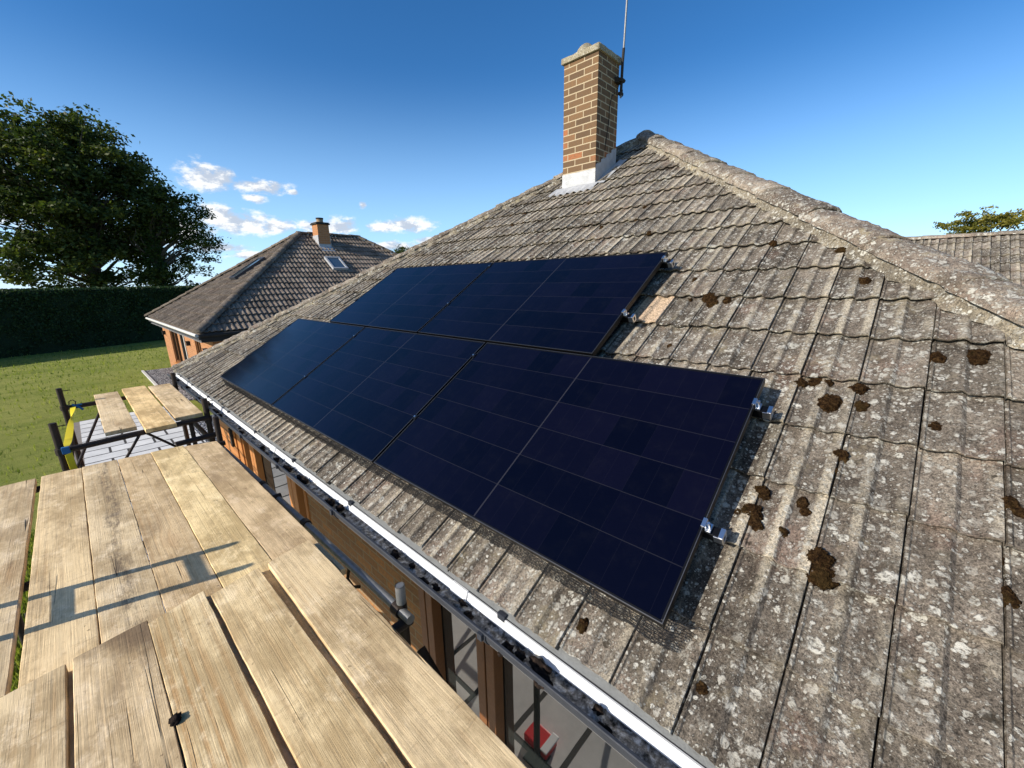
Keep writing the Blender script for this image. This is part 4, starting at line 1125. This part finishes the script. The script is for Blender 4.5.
for y in (2.55, -10.6):
    i = len(b.v); b.v += [(RX0 + .602, y, GZ), (RXR * 2 - RX0 - .602, y, GZ), (RXR * 2 - RX0 - .602, y, -.2), (RXR, y, RZR - .1), (RX0 + .602, y, -.2), (RX0 + .602, y + .25, GZ), (RXR * 2 - RX0 - .602, y + .25, GZ), (RXR * 2 - RX0 - .602, y + .25, -.2), (RXR, y + .25, RZR - .1), (RX0 + .602, y + .25, -.2)]
    b.f += [(i + 4, i + 3, i + 2, i + 1, i), tuple(i + k for k in (5, 6, 7, 8, 9))] + [(i + k, i + (k + 1) % 5, i + 5 + (k + 1) % 5, i + 5 + k) for k in range(5)]
b.build('wall', M['brick_far'], rb)

# --------------------------------------------------------------------------- hedge and trees
def leaves(name, C, size, mat, parent, tone, up=.25, org=None, aspect=.55):
    """one pointed leaf (or leaf cluster) per centre"""
    n = len(C)
    d = rng.normal(size=(n, 3)); d[:, 2] *= .7; d /= np.linalg.norm(d, axis=1)[:, None]
    nn = rng.normal(size=(n, 3)); nn[:, 2] += up * 2; nn -= d * np.sum(nn * d, 1)[:, None]; nn /= np.linalg.norm(nn, axis=1)[:, None]
    w = np.cross(d, nn)
    s = size * (.6 + .8 * rng.random(n))[:, None]
    V = np.empty((n, 4, 3))
    V[:, 0] = C - d * s * .5; V[:, 1] = C + w * s * aspect * .5 + nn * s * .08; V[:, 2] = C + d * s * .5; V[:, 3] = C - w * s * aspect * .5 + nn * s * .08
    return from_np(name, V.reshape(-1, 3), np.arange(n * 4).reshape(-1, 4), mat, parent, attr=tone, org=org)

def hedge():
    A = Vector((-16.0, 29.75, GZ)); B = Vector((34, 46.2, GZ)); d = (B - A); L = d.length; d.normalize(); back = Vector((-d.y, d.x, 0)); H = .96 - GZ; T = 2.2
    root = thing('hedge', 'tall clipped dark green hedge at the end of the lawn, sunlit along its top', 'hedge', (0, 35, GZ))
    V = []; F = []
    nx = int(L / .25); prof = [(0, 0), (.04, .6), (.06, 1.2), (.06, 1.9), (.08, 2.6), (.10, H - .25), (.16, H - .06), (.35, H), (T - .35, H), (T - .1, H - .2), (T, 0)]
    for i in range(nx + 1):
        for (o, z) in prof:
            p = A + d * (i * L / nx) + back * o + Vector((0, 0, z))
            q = mnoise.noise(p * .9) * .07 + mnoise.noise(p * 3.1) * .05
            p += -back * (q if o < 1 else 0) + Vector((0, 0, q * .5 if z > 3 else 0))
            V.append(tuple(p))
    n = len(prof)
    for i in range(nx):
        for k in range(n - 1):
            a = i * n + k; F.append((a, a + n, a + n + 1, a + 1))
    from_np('hedge_body', V, F, M['hedge_core'], root, smooth=True)
    # foliage on the faces one can see
    m = 90000
    u = (4 + rng.random(m) * (L - 4)); face = rng.random(m)
    z = rng.random(m) * H; o = .06 - abs(rng.normal(0, .05, m)) + .02
    topm = face > .62
    o[topm] = .1 + rng.random(topm.sum()) * (T - .3); z[topm] = H + rng.normal(.0, .035, topm.sum())
    Ad, Dd, Bd = np.array(A), np.array(d), np.array(back)
    C = Ad + u[:, None] * Dd + o[:, None] * Bd + np.c_[np.zeros(m), np.zeros(m), z]
    clump = np.array([mnoise.noise((c[0] * 1.3, c[1] * 1.3, c[2] * 1.6)) for c in C])
    C -= Bd * (clump * .08)[:, None] * (~topm)[:, None]
    tone = np.clip(.35 + .35 * clump + rng.normal(0, .15, m), 0, 1)
    leaves('hedge_leaves', C, .13, M['leaf_hedge'], root, tone, up=.3)
hedge()

def tree(name, label, cat, base, trunk_top, trunk_r, blobs, nclump, per, leaf, mat, seed, group=None, csize=(.8, 1.5), ivy=None, hollow=.35):
    """blobs: (centre, radii) volumes that the limbs fill with leaf clumps"""
    global rng
    keep_rng = rng; rng = np.random.default_rng(seed)
    r = random.Random(seed)
    root = thing(name, label, cat, base, group)
    tr = MB(); base = Vector(base); tt = Vector(trunk_top)
    pts = [base + (tt - base) * f + Vector((mnoise.noise((f * 3, seed, 0)), mnoise.noise((f * 3, 0, seed)), 0)) * trunk_r * 1.2 * (1 if 0 < f < 1 else 0) for f in (0, .08, .25, .5, .75, 1)]
    tr.poly(pts, [trunk_r * k for k in (1.35, 1.05, .9, .78, .62, .45)], 14)
    cents = []
    wts = np.array([b_[1][0] * b_[1][1] * b_[1][2] for b_ in blobs]); wts = wts ** .8; wts /= wts.sum()
    for k in range(nclump):
        c, rad = blobs[rng.choice(len(blobs), p=wts)]
        v = rng.normal(size=3); v /= np.linalg.norm(v); f = rng.random() ** (1 / 2.2); f = hollow + (1 - hollow) * f
        p = np.array(c) + v * np.array(rad) * f
        p += np.array([mnoise.noise((p[0] * .3, p[1] * .3, p[2] * .3 + seed)), mnoise.noise((p[0] * .3 + 9, p[1] * .3, p[2] * .3)), mnoise.noise((p[0] * .3, p[1] * .3 + 9, p[2] * .3))]) * min(rad) * .22
        cents.append(p)
    # limbs: from the trunk to a share of the clumps
    for k, p in enumerate(cents):
        if k % 2: continue
        P = Vector(p); f = min(max((P.z - base.z) / max(tt.z - base.z, .1) * .75 - .05, .25), .98)
        s = base + (tt - base) * f
        mid = s.lerp(P, .5) + Vector((r.gauss(0, .3), r.gauss(0, .3), .06 * (P - s).length))
        q1 = s.lerp(mid, .5) + Vector((r.gauss(0, .12), r.gauss(0, .12), 0)); q2 = mid.lerp(P, .5) + Vector((r.gauss(0, .15), r.gauss(0, .15), 0))
        w = min(trunk_r * .32, .035 + .016 * (P - s).length)
        tr.poly([s, q1, mid, q2, P], [w, w * .8, w * .55, w * .35, w * .15], 6, cap=False)
    tr.build('trunk', M['bark'], root, smooth=True)
    C = []; T = []
    for p in cents:
        cs = csize[0] + (csize[1] - csize[0]) * rng.random()
        n = int(per * (.5 + rng.random()) * (cs / csize[1]) ** 2)
        sub = rng.integers(3, 6)
        sc = p + rng.normal(0, cs * .45, (sub, 3)) * [1, 1, .55]
        w = rng.integers(0, sub, n)
        q = sc[w] + rng.normal(0, cs * .34, (n, 3)) * [1, 1, .5]
        C.append(q); T.append(np.clip(rng.random() * .7 + .12 + rng.normal(0, .18, n), 0, 1))
    C = np.concatenate(C); T = np.concatenate(T)
    leaves('crown', C, leaf, mat, root, T, up=.35)
    if ivy:
        n, rad, z0, z1 = ivy
        f = rng.random(n); a = rng.random(n) * 6.283; zz = z0 + (z1 - z0) * f
        fz = np.clip((zz - base.z) / (tt.z - base.z), 0, 1)
        wob = np.array([1 + .45 * mnoise.noise((z_ * .8, a_ * .6, seed)) for z_, a_ in zip(zz, a)])
        rr = rad * (1.05 - .5 * f) * wob * np.sqrt(rng.random(n) * .6 + .4)
        C = np.c_[base.x + (tt.x - base.x) * fz + np.cos(a) * rr, base.y + (tt.y - base.y) * fz + np.sin(a) * rr, zz]
        leaves('ivy', C, leaf * .8, M['leaf_ivy'], root, rng.random(n), up=.3)
    rng = keep_rng
    return root
Yt = 50
tree('broadleaf_tree', 'huge spreading dark green tree at the left edge behind the hedge', 'tree', (.8, Yt, GZ), (1.6, Yt, 9.5), .62,
     [((.6, Yt, 8.4), (5.6, 5.0, 5.6)), ((-1.5, Yt, 6.0), (4.2, 4.5, 5.0)), ((3.6, Yt + .5, 7.2), (3.4, 4, 4.6)), ((1.6, Yt, 3.0), (4.6, 4.0, 3.2)), ((3.0, Yt, 11.6), (3.6, 3.6, 3.0)), ((-1.6, Yt, 10.6), (3.2, 3.5, 2.8)), ((5.4, Yt, 9.4), (2.0, 2.5, 2.0)), ((.6, Yt, 12.2), (2.6, 3, 2.2))],
     310, 330, .31, M['leaf'], 3, csize=(.8, 1.5))
tree('ivy_tree', 'slimmer ivy clad tree with a loose open crown, right of the huge tree', 'tree', (5.1, 48, GZ), (4.9, 48, 7.2), .32,
     [((5.6, 48, 7.2), (2.0, 2.0, 2.2)), ((7.4, 48, 7.4), (2.2, 2.0, 1.4)), ((9.4, 48, 5.2), (1.5, 1.5, 1.0)), ((7.4, 48, 5.6), (2.6, 2.0, 1.2)), ((8.4, 48, 3.9), (2.0, 1.6, 1.0)), ((7.0, 48, 2.6), (1.8, 1.6, .9)), ((3.6, 48, 5.8), (1.2, 1.6, 1.2)), ((5.4, 48.3, 1.9), (1.8, 1.6, .8)), ((7.6, 48, 1.2), (1.2, 1.4, .7))],
     120, 150, .25, M['leaf'], 8, csize=(.5, 1.0), ivy=(6500, .95, GZ, 7.0), hollow=.2)
tree('yellow_green_tree', 'sunlit yellow green tree crown rising behind the roof at the right edge', 'tree', (60, -6.2, GZ), (60, -6.0, 4.2), .3,
     [((60, -4.8, 5.6), (2.2, 2.6, .8)), ((60, -7.0, 5.5), (2.0, 2.2, .8)), ((60, -3.0, 5.0), (1.4, 1.3, .7)), ((60, -5.5, 4.0), (2.0, 2.6, .6))], 60, 150, .26, M['leaf_gold'], 12, csize=(.45, .85), hollow=.1)
tree('small_tree', 'tip of a small green tree just showing over the left hip of the roof', 'tree', (38.3, 60, GZ), (38.3, 60, 4.6), .2,
     [((38.2, 60, 5.2), (1.5, 1.5, 1.2)), ((37.0, 60, 5.6), (.9, .9, .5))], 26, 120, .24, M['leaf'], 14, csize=(.4, .8))

# --------------------------------------------------------------------------- light, sky, camera
SUN_EL = R(27); SUN_AZ = R(-18)      # elevation; direction in which shadows fall
L = Vector((math.cos(SUN_AZ) * math.cos(SUN_EL), math.sin(SUN_AZ) * math.cos(SUN_EL), -math.sin(SUN_EL)))
sun = bpy.data.lights.new('sun', 'SUN'); sun.energy = 5.0; sun.angle = R(.5); sun.color = (1.0, .93, .83)
so_ = bpy.data.objects.new('sun', sun); COL.objects.link(so_); so_.rotation_euler = L.to_track_quat('-Z', 'Y').to_euler(); so_.location = (-20, 8, 15)

wd = bpy.data.worlds.new('World'); scene.world = wd; wd.use_nodes = True
class WT_(NT):
    def __init__(self): self.t = wd.node_tree; self.t.nodes.clear(); self.out = self.t.nodes.new('ShaderNodeOutputWorld')
w = WT_()
sky = w.n('ShaderNodeTexSky', {'sky_type': 'NISHITA', 'sun_disc': False, 'sun_elevation': SUN_EL, 'sun_rotation': math.atan2(-L.x, -L.y), 'altitude': 60, 'air_density': .85, 'dust_density': .15, 'ozone_density': 2.0})
dv = w.coord('Generated'); sx, sy, sz = sep(w, dv)[:3]
az = w.math('MULTIPLY', w.math('ARCTAN2', sx, sy), 180 / math.pi); el = w.math('MULTIPLY', w.math('ARCSINE', sz), 180 / math.pi)
cv = w.n('ShaderNodeCombineXYZ', None, X=az, Y=w.math('MULTIPLY', el, 1.7), Z=0.).outputs[0]
nz1 = w.noise(cv, .55, 7, .62); nz2 = w.noise(w.map(cv, loc=(0, -.7, 3)), .55, 7, .62)
blobs = [(12.6, 11.0, 2.3, 1.5), (14.0, 11.2, 1.5, 1.0), (17.6, 10.5, 3.0, .75), (19.0, 10.6, 1.0, .7), (16.9, 9.3, 1.3, .5), (20.9, 10.2, .6, .35), (15.0, 6.6, 4.6, 1.3), (13.2, 7.6, 2.0, 1.0), (18.6, 6.5, 2.4, .95), (23.0, 6.4, 2.2, .9), (25.6, 6.8, 2.4, .95), (31.0, 6.7, 2.6, .75), (34.0, 7.0, 3.4, .95), (28.4, 9.2, .5, .45), (12.5, 4.0, 2.8, .55), (15.6, 3.2, 2.4, .5), (31.8, 4.4, 3.0, .7), (9.0, 5.5, 3.5, 1.6), (20.4, 5.2, .8, .3), (37, 5.2, 2.5, .6), (4, 4, 4, 1.5), (-6, 6, 5, 1.6)]
mx = None
for (a_, e_, ra, re) in blobs:
    dx = w.math('DIVIDE', w.math('SUBTRACT', az, a_), ra); dy = w.math('DIVIDE', w.math('SUBTRACT', el, e_), re)
    v_ = w.math('SUBTRACT', 1.0, w.math('SQRT', w.math('ADD', w.math('MULTIPLY', dx, dx), w.math('MULTIPLY', dy, dy))))
    mx = v_ if mx is None else w.math('MAXIMUM', mx, v_)
dens = w.math('ADD', mx, w.math('MULTIPLY', w.math('SUBTRACT', nz1, .45), 2.5))
mask = w.math('MULTIPLY', w.ss(dens, -.10, .75), w.ss(mx, -.60, -.02))
lit = w.ss(w.math('SUBTRACT', nz1, nz2), -.10, .12)
ccol = w.mix(lit, (.50, .56, .66), (.95, .95, .94))
hs = w.mix(1.0, sky.outputs[0], (.92, .97, 1.06), 'MULTIPLY')
hs = w.n('ShaderNodeHueSaturation', None, Saturation=1.26, Color=hs).outputs[0]
haze = w.math('MULTIPLY', w.ss(el, 24.0, -2.0), .60)
hs = w.mix(haze, hs, (4.2, 6.9, 10.0))
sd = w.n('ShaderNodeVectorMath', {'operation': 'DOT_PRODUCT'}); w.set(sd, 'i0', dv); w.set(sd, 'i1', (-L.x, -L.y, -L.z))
hs = w.mix(w.math('MULTIPLY', w.ss(sd.outputs['Value'],   .72, 1.0), .5), hs, (13.5, 12.6, 11.2))  # warm white glow added around the sun to neutralise the blue fill
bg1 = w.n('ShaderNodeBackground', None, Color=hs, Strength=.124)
bg2 = w.n('ShaderNodeBackground', None, Color=ccol, Strength=.95)
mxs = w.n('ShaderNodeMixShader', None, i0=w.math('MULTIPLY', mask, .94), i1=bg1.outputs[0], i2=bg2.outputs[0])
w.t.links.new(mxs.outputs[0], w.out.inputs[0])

cam = bpy.data.cameras.new('camera'); cam.sensor_width = 36; cam.lens = 408.038 / 1024 * 36; cam.clip_start = .02; cam.clip_end = 5000
co = bpy.data.objects.new('camera', cam); COL.objects.link(co)
right = Vector((0.681678, -0.731440, -0.017646)); down = Vector((-0.192474, -0.156006, -0.968822)); fwd = Vector((0.705882, 0.663821, -0.247129))
cm = Matrix((right, -down, -fwd)).transposed().to_4x4(); cm.translation = Vector((-1.06164, -.37932, 1.03787))
co.matrix_world = cm
scene.camera = co
scene.view_settings.view_transform = 'Standard'; scene.view_settings.look = 'None'; scene.view_settings.exposure = 0.3; scene.view_settings.gamma = 1.0
scene.render.resolution_x, scene.render.resolution_y = 1024, 768
